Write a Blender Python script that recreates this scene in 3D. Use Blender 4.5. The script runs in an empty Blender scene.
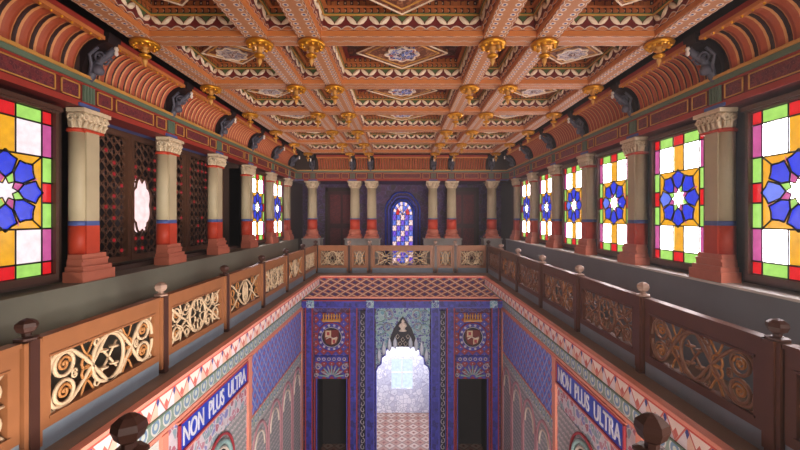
import bpy, math, random
from math import pi, sin, cos
from mathutils import Vector
random.seed(7)
C = bpy.context.scene.collection
EXPO = 1.0
CZ = 9.3                       # camera height above the hall floor; everything below is measured from eye level
ORD = ['first', 'second', 'third', 'fourth', 'fifth', 'sixth', 'seventh']
G = [3.4 + 1.9*k for k in range(7)]   # bay grid, distance from the viewer

# ------------------------------------------------------------------ materials
class E:
    def __init__(s, nt, x): s.nt = nt; s.x = x
    def _op(s, op, *a):
        n = s.nt.nodes.new('ShaderNodeMath'); n.operation = op
        for i, q in enumerate((s,)+a):
            if isinstance(q, E): s.nt.links.new(q.x, n.inputs[i])
            else: n.inputs[i].default_value = q
        return E(s.nt, n.outputs[0])
    def __add__(s, o): return s._op('ADD', o)
    def __sub__(s, o): return s._op('SUBTRACT', o)
    def __mul__(s, o): return s._op('MULTIPLY', o)
    def __truediv__(s, o): return s._op('DIVIDE', o)
    def __lt__(s, o): return s._op('LESS_THAN', o)
    def __gt__(s, o): return s._op('GREATER_THAN', o)
    def abs(s): return s._op('ABSOLUTE')
    def frac(s): return s._op('FRACT')
    def floor(s): return s._op('FLOOR')
    def sin(s): return s._op('SINE')
    def min(s, o): return s._op('MINIMUM', o)
    def max(s, o): return s._op('MAXIMUM', o)
    def sqrt(s): return s._op('SQRT')
    def mod2(s): return (s*0.5).frac() * 2.0
def srgb(c):
    return tuple(((v/255)/12.92 if v/255 <= .04045 else ((v/255+.055)/1.055)**2.4) for v in c) + (1,)
def mixc(nt, f, a, b):
    n = nt.nodes.new('ShaderNodeMix'); n.data_type = 'RGBA'
    nt.links.new(f.x, n.inputs[0])
    for i, q in ((6, a), (7, b)):
        if isinstance(q, tuple): n.inputs[i].default_value = q if len(q) == 4 else srgb(q)
        else: nt.links.new(q, n.inputs[i])
    return n.outputs[2]
def mat(name, col=(128,128,128), rough=.6, metal=0., pat=None, noise=.12, nscale=6., bump=0., emit=None, estr=0., spec=.4):
    m = bpy.data.materials.new(name); m.use_nodes = True
    nt = m.node_tree; b = nt.nodes['Principled BSDF']
    b.inputs['Roughness'].default_value = rough; b.inputs['Metallic'].default_value = metal
    b.inputs['Specular IOR Level'].default_value = spec
    c = srgb(col)
    if pat:
        uv = nt.nodes.new('ShaderNodeUVMap'); sp = nt.nodes.new('ShaderNodeSeparateXYZ')
        nt.links.new(uv.outputs[0], sp.inputs[0])
        c = pat(nt, E(nt, sp.outputs[0]), E(nt, sp.outputs[1]), uv.outputs[0])
    if noise:
        tc = nt.nodes.new('ShaderNodeTexCoord'); nz = nt.nodes.new('ShaderNodeTexNoise')
        nz.inputs['Scale'].default_value = nscale; nz.inputs['Detail'].default_value = 5
        nt.links.new(tc.outputs['Object'], nz.inputs['Vector'])
        hs = nt.nodes.new('ShaderNodeHueSaturation')
        f = E(nt, nz.outputs[0])*(2*noise) + (1-noise)
        nt.links.new(f.x, hs.inputs['Value'])
        if isinstance(c, tuple): hs.inputs['Color'].default_value = c
        else: nt.links.new(c, hs.inputs['Color'])
        c = hs.outputs[0]
        if bump:
            bp = nt.nodes.new('ShaderNodeBump'); bp.inputs['Strength'].default_value = bump
            bp.inputs['Distance'].default_value = .02
            nt.links.new(nz.outputs[0], bp.inputs['Height']); nt.links.new(bp.outputs[0], b.inputs['Normal'])
    if isinstance(c, tuple): b.inputs['Base Color'].default_value = c
    else: nt.links.new(c, b.inputs['Base Color'])
    if emit is not None:
        b.inputs['Emission Color'].default_value = srgb(emit); b.inputs['Emission Strength'].default_value = estr
        b.inputs['Base Color'].default_value = (0.02,0.02,0.02,1)
    return m
def const(nt, v):
    n = nt.nodes.new('ShaderNodeValue'); n.outputs[0].default_value = v; return E(nt, n.outputs[0])

def p_diaper(s, bg1, bg2, line, dot, lw=.07, dr=.16, sv=1.0):
    def f(nt, u, v, uv):
        p = (u + v*sv)/s; q = (u - v*sv)/s
        a = (p.frac()-.5).abs(); b = (q.frac()-.5).abs()
        par = (p.floor()+q.floor()).mod2() > .5
        c = mixc(nt, par, bg1, bg2)
        c = mixc(nt, a.max(b) < dr, c, dot)
        return mixc(nt, a.max(b) > (.5-lw), c, line)
    return f
def p_mosaic(scale, cols, line, lw=.06, rnd=1.0):
    def f(nt, u, v, uv):
        vo = nt.nodes.new('ShaderNodeTexVoronoi'); vo.inputs['Scale'].default_value = scale
        vo.inputs['Randomness'].default_value = rnd
        nt.links.new(uv, vo.inputs['Vector'])
        ve = nt.nodes.new('ShaderNodeTexVoronoi'); ve.feature = 'DISTANCE_TO_EDGE'; ve.inputs['Scale'].default_value = scale
        ve.inputs['Randomness'].default_value = rnd
        nt.links.new(uv, ve.inputs['Vector'])
        sp = nt.nodes.new('ShaderNodeSeparateXYZ'); nt.links.new(vo.outputs['Color'], sp.inputs[0])
        rp = nt.nodes.new('ShaderNodeValToRGB'); rp.color_ramp.interpolation = 'CONSTANT'
        while len(rp.color_ramp.elements) < len(cols): rp.color_ramp.elements.new(.5)
        for i, cc in enumerate(cols):
            rp.color_ramp.elements[i].position = i/len(cols); rp.color_ramp.elements[i].color = srgb(cc)
        nt.links.new(sp.outputs[0], rp.inputs[0])
        dd = E(nt, vo.outputs['Distance'])
        c = mixc(nt, dd < .18, rp.outputs[0], line)
        return mixc(nt, E(nt, ve.outputs['Distance']) < lw, c, line)
    return f
def p_beam(base, edge, d1, d2, per=.11, mid=False):
    def f(nt, u, v, uv):                       # v runs 0..1 across the face
        w = (u*(2*pi/per)).sin()
        e = (v-.5).abs()
        cu = ((u/per).frac()-.5).abs()*per*3.3
        r = e-.27
        d = (r*r + cu*cu).sqrt()
        c = srgb(base)
        if not mid:
            c = mixc(nt, d < .125, c, edge)
            c = mixc(nt, d < .06, c, d2)
        else:
            c = mixc(nt, (v-.5+w*.06).abs() < .05, c, edge)
            c = mixc(nt, (v-.5+w*.06).abs() < .02, c, d1)
            c = mixc(nt, (v-.5).abs() > .5, c, d2)
        c = mixc(nt, (e + w*.025) > .445, c, edge)
        return mixc(nt, (e + w*.025) > .475, c, d1)
    return f
def p_scallop(bg, line, fill, per=.16):
    def f(nt, u, v, uv):
        w = (u*(pi/per)).sin().abs()
        d = v - w*.75
        c = mixc(nt, d < 0, bg, fill)
        return mixc(nt, d.abs() < .13, c, line)
    return f
def p_zig(per, c1, c2, c3, line):
    def f(nt, u, v, uv):
        t = (u/per).frac(); z = (t-.5).abs()*2
        k = ((u/per).floor()).mod2() > .5
        c = mixc(nt, (z - v) > 0, c1, mixc(nt, k, c2, c3))
        dx = (t-.5).abs(); dy = (v-.35).abs()*.5
        c = mixc(nt, (dx+dy) < .13, c, line)
        c = mixc(nt, ((v-.72).abs()*.35 + (z-1).abs()*.5) < .09, c, (60,70,140))
        return mixc(nt, (z - v).abs() < .07, c, line)
    return f
def p_rings(per, bg, ring, inn, dot):
    def f(nt, u, v, uv):
        a = ((u/per).frac()-.5); b = (v-.5)*.9
        r = (a*a + b*b).sqrt()
        c = mixc(nt, r < .40, bg, ring); c = mixc(nt, r < .31, c, inn); c = mixc(nt, r < .15, c, dot)
        return mixc(nt, (v-.5).abs() > .44, c, ring)
    return f
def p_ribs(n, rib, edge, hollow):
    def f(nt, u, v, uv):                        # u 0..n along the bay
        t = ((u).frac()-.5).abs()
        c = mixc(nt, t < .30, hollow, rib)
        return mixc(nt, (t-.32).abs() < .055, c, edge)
    return f
def p_scale(s, c1, c2, line):
    def f(nt, u, v, uv):
        row = (v/s).floor(); off = row.mod2()*.5
        a = ((u/s + off).frac()-.5); b = (v/s).frac()
        r = (a*a + b*b).sqrt()
        c = mixc(nt, r < .42, c1, c2)
        return mixc(nt, (r-.45).abs() < .06, c, line)
    return f
def p_dots(per, bg, c1, c2):
    def f(nt, u, v, uv):
        t = (u/per).frac()
        c = mixc(nt, t > .5, bg, c1)
        return mixc(nt, ((t-.25).abs()*1.4 + (v-.5).abs()*.6) < .16, c, c2)
    return f
M = {}
M['beam'] = mat('painted_beam', pat=p_beam((190,128,84), (226,204,184), (130,76,54), (52,60,130)), rough=.55)
M['cbeam'] = mat('painted_cross_beam', pat=p_beam((194,126,78), (226,204,184), (130,70,50), (205,135,82), per=.2, mid=True), rough=.55)
M['orange'] = mat('orange_wood', (200,120,62), .5)
M['maroon'] = mat('maroon_paint', (112,34,30), .55)
M['darkw'] = mat('dark_coffer_wood', (74,36,28), .6)
M['cofftop'] = mat('coffer_ceiling', pat=p_mosaic(9, [(84,42,30),(110,58,38),(60,30,26),(96,60,60)], (58,26,20)), rough=.6)
M['cream'] = mat('cream_leaf', (240,216,186), .6)
M['green'] = mat('green_paint', (84,104,62), .6)
M['scal'] = mat('scalloped_edge', pat=p_scallop((110,34,30), (214,190,172), (200,120,70)), rough=.55)
M['dots'] = mat('beaded_row', pat=p_dots(.085, (56,26,22), (176,98,50), (216,180,150)), rough=.6)
M['dent'] = mat('orange_dentils', (184,106,54), .55)
M['star'] = mat('star_panel', pat=p_mosaic(16, [(150,92,60),(176,120,84),(120,70,50)], (104,58,38)), rough=.6)
M['medal'] = mat('blue_medallion', pat=p_mosaic(14, [(56,84,180),(60,60,110),(220,214,214),(186,60,50),(90,120,200)], (214,200,190)), rough=.5)
M['medgrey'] = mat('grey_medallion', pat=p_mosaic(18, [(170,150,150),(120,110,130),(200,180,170),(140,100,90)], (200,184,176)), rough=.5)
M['gold'] = mat('gilding', (214,150,40), .28, metal=.75, noise=.2)
M['goldp'] = mat('gold_paint', (206,150,74), .45, noise=.15)
M['white'] = mat('white_paint', (226,212,200), .5)
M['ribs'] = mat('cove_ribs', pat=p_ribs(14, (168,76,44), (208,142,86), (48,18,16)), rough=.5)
M['brk'] = mat('bracket_dark', (36,22,24), .5)
M['brkblue'] = mat('bracket_carving', (86,84,96), .5, noise=.3, nscale=20)
M['teal'] = mat('green_moulding', (96,116,96), .5)
M['redband'] = mat('red_fillet', (160,52,40), .5)
M['mpanel'] = mat('maroon_panel', pat=p_mosaic(22, [(104,34,44),(120,42,48),(92,30,44)], (130,70,66), lw=.03), rough=.55)
M['stone'] = mat('beige_pier_stone', (186,170,138), .55, noise=.18, nscale=3)
M['capst'] = mat('capital_stone', (214,192,160), .6, noise=.25, nscale=16)
M['red'] = mat('red_pier_paint', (196,66,40), .5, noise=.15)
M['terra'] = mat('terracotta_base', (196,112,88), .5, noise=.15)
M['bluel'] = mat('blue_line', (76,92,150), .5)
M['pedst'] = mat('grey_pedestal', (150,148,142), .7, noise=.15)
M['parap'] = mat('grey_parapet_plaster', (124,122,108), .55, noise=.12, nscale=2)
M['slate'] = mat('slate_parapet_plaster', (124,132,142), .5, noise=.12, nscale=2)
M['sill'] = mat('pale_sill', (222,222,220), .25, noise=.1)
M['ledge'] = mat('ledge_stone', (138,114,96), .5, noise=.2, nscale=3)
M['plinth'] = mat('blue_grey_plinth', (122,134,146), .6, noise=.2, nscale=4)
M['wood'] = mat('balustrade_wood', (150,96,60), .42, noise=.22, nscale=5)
M['woodshade'] = mat('shaded_balustrade_wood', (92,52,34), .35, noise=.22, nscale=5)  # the balustrade wood again, with shade put into the colour
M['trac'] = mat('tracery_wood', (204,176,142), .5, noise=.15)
M['tracshade'] = mat('shaded_tracery_wood', (132,90,66), .35, noise=.15)  # same tracery wood, its colour darkened to stand for shade
M['tanv'] = mat('tan_vine', (176,118,66), .5)
M['fin'] = mat('finial_wood', (70,42,34), .35, noise=.2)
M['finl'] = mat('finial_pale_wood', (168,138,122), .35, noise=.2)
M['pink'] = mat('pink_moulding', (232,150,128), .5)
M['pinkred'] = mat('red_moulding', (206,74,62), .5)
M['frame'] = mat('dark_window_wood', (78,48,36), .45)
M['lead'] = mat('window_lead', (22,20,20), .5)
M['wallu'] = mat('dark_upper_wall', (66,46,38), .6)
M['screen'] = mat('carved_screen_wood', (96,62,44), .5, noise=.3, nscale=12)
M['floorg'] = mat('balcony_floor_boards', (104,84,66), .45, noise=.2)
M['ceil'] = mat('ceiling_boards', (66,34,26), .7)
M['tiles'] = mat('hall_floor_tiles', pat=p_diaper(.5, (150,110,96), (176,150,136), (90,70,66), (120,60,50), lw=.04), rough=.3)
M['zig'] = mat('triangle_frieze', pat=p_zig(.34, (240,222,212), (226,214,220), (230,190,170), (206,106,96)), rough=.6)
M['loz'] = mat('lozenge_frieze', pat=p_diaper(.42, (186,108,84), (140,66,62), (232,198,168), (70,66,120), lw=.09, dr=.22, sv=.9), rough=.6)
M['rings'] = mat('ring_frieze', pat=p_rings(.30, (138,160,148), (216,218,212), (120,152,184), (206,214,202)), rough=.6)
M['diap'] = mat('blue_diaper', pat=p_diaper(.34, (74,104,214), (92,122,220), (170,180,232), (214,120,116), lw=.09, dr=.17, sv=.8), rough=.32)
M['arab'] = mat('pink_arabesque', pat=p_mosaic(7, [(196,140,160),(214,204,214),(136,140,200),(180,110,130),(140,166,180)], (214,208,216)), rough=.6)
M['scale'] = mat('grey_scale_pattern', pat=p_scale(.16, (150,156,158), (184,176,182), (214,204,206)), rough=.6)
M['txtblue'] = mat('inscription_blue', (30,62,190), .35)
M['txtw'] = mat('inscription_white', (226,228,240), .5)
M['blueb'] = mat('blue_timber', pat=p_mosaic(9, [(52,52,150),(60,62,170),(44,40,120),(70,70,180)], (70,64,150), lw=.03), rough=.5)
M['bluered'] = mat('blue_red_panel', pat=p_diaper(.30, (70,66,170), (150,50,60), (60,50,130), (190,170,190), lw=.05, dr=.1), rough=.5)
M['backlow'] = mat('violet_lower_wall', pat=p_mosaic(6, [(60,44,110),(84,44,80),(70,60,130),(96,50,70)], (110,90,140)), rough=.6)
M['spand'] = mat('teal_spandrel', pat=p_mosaic(10, [(110,160,180),(70,96,160),(150,184,184),(84,74,150)], (180,200,210)), rough=.6)
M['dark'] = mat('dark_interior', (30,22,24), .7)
M['black'] = mat('black_strip', (26,22,40), .5)
M['scroll'] = mat('pale_scroll', (186,180,190), .5)
M['archpink'] = mat('dusty_pink_arch', (190,140,150), .6)
M['palelf'] = mat('pale_blue_leaf', (206,214,232), .5)
M['vest'] = mat('white_stucco', pat=p_mosaic(5, [(214,212,220),(196,194,208),(224,220,226)], (176,172,190), lw=.05), rough=.6)
M['purple'] = mat('purple_vestibule', pat=p_mosaic(5, [(86,60,104),(78,58,88),(98,64,98),(84,68,78)], (110,90,130), lw=.04), rough=.6)
M['door'] = mat('maroon_door_wood', (74,34,38), .45)
M['jamb'] = mat('red_jamb', (170,56,66), .5)
M['lilac'] = mat('lilac_arch', (84,84,190), .4)
def glass(n, c, s):
    m = mat(n, (10,10,10), .2, emit=c, estr=s/2**EXPO, noise=0); M[n] = m
    nt = m.node_tree; tc = nt.nodes.new('ShaderNodeTexCoord'); nz = nt.nodes.new('ShaderNodeTexNoise')
    nz.inputs['Scale'].default_value = 9; nz.inputs['Detail'].default_value = 3
    nt.links.new(tc.outputs['Object'], nz.inputs['Vector'])
    f = (E(nt, nz.outputs[0])*.7 + .65)*(s/2**EXPO)
    nt.links.new(f.x, nt.nodes['Principled BSDF'].inputs['Emission Strength'])
glass('g_white', (255,240,242), 22.0)
glass('g_white_dim', (250,232,236), 1.15)
glass('g_amber', (250,178,28), .95)
glass('g_red', (236,16,30), .9)
glass('g_green', (178,238,110), .9)
glass('g_teal', (10,190,110), .8)
glass('g_pink', (214,90,160), .9)
glass('g_blue', (44,64,226), 1.0)
glass('g_lblue', (104,128,246), 1.0)
glass('g_rose', (255,214,214), 1.3)
glass('g_ruby', (200,24,40), .5)
glass('g_fill', (255,248,240), 40.0)
glass('g_fillside', (255,247,238), 16.0)
glass('g_fillup', (255,248,240), 20.0)
glass('g_vest', (208,226,250), 1.3)
glass('g_violet', (120,80,220), 1.2)

# ------------------------------------------------------------------ mesh helpers
class MB:
    def __init__(s): s.v = []; s.f = []; s.mi = []; s.uv = []; s.mats = []; s.sm = []
    def _m(s, m):
        m = M[m]
        if m not in s.mats: s.mats.append(m)
        return s.mats.index(m)
    def poly(s, pts, m, uv=None, smooth=False):
        b = len(s.v); s.v += [tuple(p) for p in pts]
        s.f.append(tuple(range(b, b+len(pts)))); s.mi.append(s._m(m)); s.sm.append(smooth)
        if uv is None:
            n = (Vector(pts[1])-Vector(pts[0])).cross(Vector(pts[2])-Vector(pts[1]))
            a = [abs(x) for x in n]; k = a.index(max(a))
            uv = [((p[1], p[2]) if k == 0 else (p[0], p[2]) if k == 1 else (p[0], p[1])) for p in pts]
        s.uv.append(list(uv))
    def box(s, x0, x1, y0, y1, z0, z1, m, norm=False, skip=''):
        if x0 > x1: x0, x1 = x1, x0
        if y0 > y1: y0, y1 = y1, y0
        if z0 > z1: z0, z1 = z1, z0
        P = [(x0,y0,z0),(x1,y0,z0),(x1,y1,z0),(x0,y1,z0),(x0,y0,z1),(x1,y0,z1),(x1,y1,z1),(x0,y1,z1)]
        for fi, k, c in (((0,3,2,1),2,'b'),((4,5,6,7),2,'t'),((0,1,5,4),1,'f'),((2,3,7,6),1,'k'),((1,2,6,5),0,'r'),((3,0,4,7),0,'l')):
            if c in skip: continue
            pts = [P[i] for i in fi]
            uv = None
            if norm:
                ax = [a for a in (0,1,2) if a != k]
                lo = (x0,y0,z0); sz = (x1-x0, y1-y0, z1-z0)
                if sz[ax[0]] < sz[ax[1]]: ax = ax[::-1]
                uv = [(p[ax[0]], (p[ax[1]]-lo[ax[1]])/max(sz[ax[1]],1e-6)) for p in pts]
            s.poly(pts, m, uv)
    def prism(s, poly, plane, a, b, m, caps=True):
        # poly 2D; plane 'xz' -> extruded along y a..b, 'yz' -> along x, 'xy' -> along z
        def P(p, t): return (p[0], t, p[1]) if plane == 'xz' else (t, p[0], p[1]) if plane == 'yz' else (p[0], p[1], t)
        n = len(poly)
        if caps:
            s.poly([P(p, a) for p in poly], m); s.poly([P(p, b) for p in poly][::-1], m)
        for i in range(n):
            p, q = poly[i], poly[(i+1) % n]
            s.poly([P(p,a), P(q,a), P(q,b), P(p,b)], m)
    def tube(s, path, r, m, n=6, closed=False):
        pts = [Vector(p) for p in path]; L = len(pts); rings = []
        up = None
        for i, p in enumerate(pts):
            if closed: t = pts[(i+1) % L]-pts[i-1]
            else: t = pts[min(i+1, L-1)]-pts[max(i-1, 0)]
            if t.length < 1e-9: t = Vector((0,0,1))
            t.normalize()
            if up is None:
                up = Vector((0,0,1)) if abs(t.z) < .9 else Vector((1,0,0))
            a = t.cross(up)
            if a.length < 1e-6: a = t.cross(Vector((0,1,0.1)))
            a.normalize(); b = a.cross(t); up = b
            rr = r(i/(L-1)) if callable(r) else r
            rings.append([p + a*cos(2*pi*j/n)*rr + b*sin(2*pi*j/n)*rr for j in range(n)])
        base = len(s.v); k = s._m(m)
        for R in rings: s.v += [tuple(q) for q in R]
        for i in range(L if closed else L-1):
            for j in range(n):
                a, b = base+i*n+j, base+i*n+(j+1) % n
                i2 = (i+1) % L
                c, d = base+i2*n+(j+1) % n, base+i2*n+j
                s.f.append((a,b,c,d)); s.mi.append(k); s.sm.append(True); s.uv.append([(0,0)]*4)
        if not closed:
            for R, fl in ((0, 1), (L-1, 0)):
                idx = [base+R*n+j for j in range(n)]
                s.f.append(tuple(idx[::-1] if fl else idx)); s.mi.append(k); s.sm.append(False); s.uv.append([(0,0)]*n)
    def lathe(s, prof, m, c=(0,0,0), n=16, smooth=True, rot=0., sx=1., sy=1.):
        base = len(s.v); k = s._m(m)
        for r, z in prof:
            for j in range(n):
                a = rot+2*pi*j/n
                s.v.append((c[0]+r*cos(a)*sx, c[1]+r*sin(a)*sy, c[2]+z))
        for i in range(len(prof)-1):
            for j in range(n):
                a, b = base+i*n+j, base+i*n+(j+1) % n
                s.f.append((a, b, b+n, a+n)); s.mi.append(k); s.sm.append(smooth)
                s.uv.append([(j*.05,prof[i][1]),(j*.05+.05,prof[i][1]),(j*.05+.05,prof[i+1][1]),(j*.05,prof[i+1][1])])
        for i in (0, len(prof)-1):
            if prof[i][0] > 1e-4:
                idx = [base+i*n+j for j in range(n)]
                if i == 0: idx = idx[::-1]
                s.f.append(tuple(idx)); s.mi.append(k); s.sm.append(False); s.uv.append([(s.v[q][0], s.v[q][1]) for q in idx])
    def build(s, name, parent=None, loc=(0,0,0), rotz=0., recenter=False):
        me = bpy.data.meshes.new(name)
        if recenter:
            loc = (sum(v[0] for v in s.v)/len(s.v), sum(v[1] for v in s.v)/len(s.v), min(v[2] for v in s.v))
            s.v = [(v[0]-loc[0], v[1]-loc[1], v[2]-loc[2]) for v in s.v]
        me.from_pydata(s.v, [], s.f)
        for m in s.mats: me.materials.append(m)
        me.polygons.foreach_set('material_index', s.mi)
        me.polygons.foreach_set('use_smooth', s.sm)
        ul = me.uv_layers.new(name='UVMap'); flat = []
        for q in s.uv:
            for a in q: flat += [a[0], a[1]]
        ul.data.foreach_set('uv', flat)
        me.update()
        o = bpy.data.objects.new(name, me); C.objects.link(o)
        if parent: o.parent = parent
        else: o.location = loc; o.rotation_euler = (0,0,rotz)
        return o
def thing(name, label, cat, loc=(0,0,0), rotz=0., group=None):
    o = bpy.data.objects.new(name, None); C.objects.link(o); o.empty_display_size = .1
    o.location = loc; o.rotation_euler = (0,0,rotz); o['label'] = label; o['category'] = cat
    if group: o['group'] = group
    return o
def tag(o, label, cat, group=None):
    o['label'] = label; o['category'] = cat
    if group: o['group'] = group
    return o
def struct(o): o['kind'] = 'structure'; return o
def dup(root, label, loc, rotz=None, group=None):
    r = root.copy(); C.objects.link(r); r.location = loc; r['label'] = label
    if rotz is not None: r.rotation_euler = (0,0,rotz)
    if group: r['group'] = group
    for ch in list(root.children):
        c = ch.copy(); C.objects.link(c); c.parent = r
        for g in list(ch.children):
            d = g.copy(); C.objects.link(d); d.parent = c
    return r
def arc(cx, cy, r, a0, a1, n=20, ry=None):
    ry = ry or r
    return [(cx+r*cos(a0+(a1-a0)*i/n), cy+ry*sin(a0+(a1-a0)*i/n)) for i in range(n+1)]
def circ(cx, cy, r, n=20, ry=None): return arc(cx, cy, r, 0, 2*pi, n, ry)[:-1]
def spline(P, n=7):
    out = []
    Q = [P[0]]+list(P)+[P[-1]]
    for i in range(1, len(Q)-2):
        a, b, c, d = Q[i-1], Q[i], Q[i+1], Q[i+2]
        for k in range(n):
            t = k/n
            out.append(tuple(.5*((2*b[j])+(-a[j]+c[j])*t+(2*a[j]-5*b[j]+4*c[j]-d[j])*t*t+(-a[j]+3*b[j]-3*c[j]+d[j])*t**3) for j in (0,1)))
    out.append(tuple(P[-1])); return out

# ------------------------------------------------------------------ shell of the upper room
ZF, XW, ZEND = -2.06, 4.33, 18.4       # balcony floor, window plane, end of the back vestibule
LEDX, LEDY = 2.88, 13.95               # opening of the well
LWX, LWY = 3.8, 15.2                   # lower walls
m = MB()
m.box(-7.2, 7.2, -3.2, 19.4, -9.5, -9.3, 'tiles'); struct(m.build('floor'))
m = MB()
m.box(-5.3, 5.3, -3.2, ZEND, 3.0, 3.15, 'ceil'); struct(m.build('ceiling'))
for sgn, nm in ((-1, 'left'), (1, 'right')):
    m = MB()
    m.box(sgn*LEDX, sgn*(XW+.7), 1.6, ZEND, ZF-.055, ZF, 'ledge'); struct(m.build('floor_balcony_'+nm))
m = MB(); m.box(-LEDX, LEDX, LEDY, ZEND, ZF-.055, ZF, 'ledge'); struct(m.build('floor_balcony_back'))
m = MB(); m.box(-5.0, 5.0, -3.0, 1.6, ZF-.055, ZF, 'ledge'); m.box(-LEDX, LEDX, 1.6, 1.82, ZF-.055, ZF, 'ledge'); struct(m.build('floor_balcony_front'))
# parapet walls with sill
for sgn, nm, pm in ((-1, 'left', 'parap'), (1, 'right', 'slate')):
    m = MB(); m.box(sgn*4.09, sgn*(XW+.15), 1.6, 15.75, ZF, -.88, pm); struct(m.build('wall_%s_parapet' % nm))
    m = MB(); m.box(sgn*4.075, sgn*(XW+.16), 1.6, 15.75, -.88, -.85, 'sill' if sgn > 0 else 'parap')
    struct(m.build('trim_%d' % (1 if sgn < 0 else 2)))
# outer walls: pierced for the windows (piers of wall between bays)
WZ0, WZ1, WH = -.78, 1.33, .63
def wallseg(m, sgn, y0, y1, z0, z1, x0=XW+.14, x1=XW+.40, mt='wallu'): m.box(sgn*x0, sgn*x1, y0, y1, z0, z1, mt)
BC = [4.35+1.9*k for k in range(6)]
m = MB()
wallseg(m, 1, -3, 18.4, ZF, WZ0); wallseg(m, 1, -3, 18.4, WZ1, 3.0)
ys = [-3] + sum([[c-WH, c+WH] for c in [-1.35, .55]+BC], []) + [18.4]
for i in range(0, len(ys), 2): wallseg(m, 1, ys[i], ys[i+1], WZ0, WZ1)
struct(m.build('wall_right'))
m = MB()
wallseg(m, -1, -3, 18.4, ZF, WZ0); wallseg(m, -1, -3, 5.3, WZ1, 3.0); wallseg(m, -1, 11.0, 18.4, WZ1, 3.0)
wallseg(m, -1, -3, BC[0]-WH, WZ0, WZ1); wallseg(m, -1, BC[0]+WH, 5.35, WZ0, WZ1)
wallseg(m, -1, 10.95, BC[4]-WH, WZ0, WZ1); wallseg(m, -1, BC[4]+WH, BC[5]-WH, WZ0, WZ1); wallseg(m, -1, BC[5]+WH, 18.4, WZ0, WZ1)
m.box(-XW-.14, -5.2, 5.25, 5.35, WZ0, 3.0, 'wallu'); m.box(-XW-.14, -5.2, 10.95, 11.05, WZ0, 3.0, 'wallu')
m.box(-XW, -5.2, 5.35, 10.95, 1.5, 1.6, 'bluel'); m.box(-XW-.3, -5.2, 5.35, 10.95, WZ0-.05, WZ0, 'parap')
m.box(-XW-.05, -XW-.35, 5.35, 10.95, 1.55, 3.0, 'wallu')
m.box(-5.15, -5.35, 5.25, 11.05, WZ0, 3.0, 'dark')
struct(m.build('wall_left'))
# wall behind the viewer; its glowing panes are unseen, added to light the hall
m = MB()
fx = [-5.0, -3.1, -1.5, -.8, .8, 1.5, 3.1, 5.0]
for a, b in ((0,1),(2,3),(4,5),(6,7)): m.box(fx[a], fx[b], -3.3, -3.0, -9.3, 3.0, 'wallu')
for a, b in ((1,2),(3,4),(5,6)):
    m.box(fx[a], fx[b], -3.3, -3.0, -9.3, -7.6 if a == 5 else -3.2, 'wallu'); m.box(fx[a], fx[b], -3.3, -3.0, -3.2, -1.0 if a == 5 else 1.5, 'wallu'); m.box(fx[a], fx[b], -3.3, -3.0, 1.5, 3.0, 'wallu')
struct(m.build('wall_front'))
n = 30
UP = True
for a, b in ((1,2),(3,4),(5,6)):
    for z0, z1 in (((-7.6,-3.2),(-1.0,1.5)) if a == 5 else ()):
        m = MB(); m.poly([(fx[b],-3.2,z0),(fx[a],-3.2,z0),(fx[a],-3.2,z1),(fx[b],-3.2,z1)], 'g_fill' if z0 < -3 else 'g_fillup')
        o = struct(m.build('window_%d' % n)); n += 1
        m = MB(); cx = (fx[a]+fx[b])/2
        m.box(cx-.03, cx+.03, -3.19, -3.13, z0, z1, 'frame')
        m.build('window_frame', o)

m = MB(); m.poly([(LWX,-2.7,-8.2),(LWX,-2.7,-3.4),(LWX,.2,-3.4),(LWX,.2,-8.2)], 'g_fill'); o = struct(m.build('window_%d' % n)); n += 1  # unseen glowing pane, added to light the left lower wall
m = MB(); m.box(LWX-.06, LWX-.01, -1.28, -1.22, -8.2, -3.4, 'frame'); m.build('window_frame', o)
SW = [-1.35, .55]
for c_ in SW:
    m = MB(); m.poly([(XW+.06,c_-WH,WZ0),(XW+.06,c_-WH,WZ1),(XW+.06,c_+WH,WZ1),(XW+.06,c_+WH,WZ0)], 'g_fillside')  # out-of-view panes added to throw light from the right
    o = struct(m.build('window_%d' % n)); n += 1
    m = MB(); m.box(XW, XW+.05, c_-.03, c_+.03, WZ0, WZ1, 'frame'); m.box(XW, XW+.05, c_-WH, c_+WH, .3, .36, 'frame'); m.build('window_frame', o)
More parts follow.
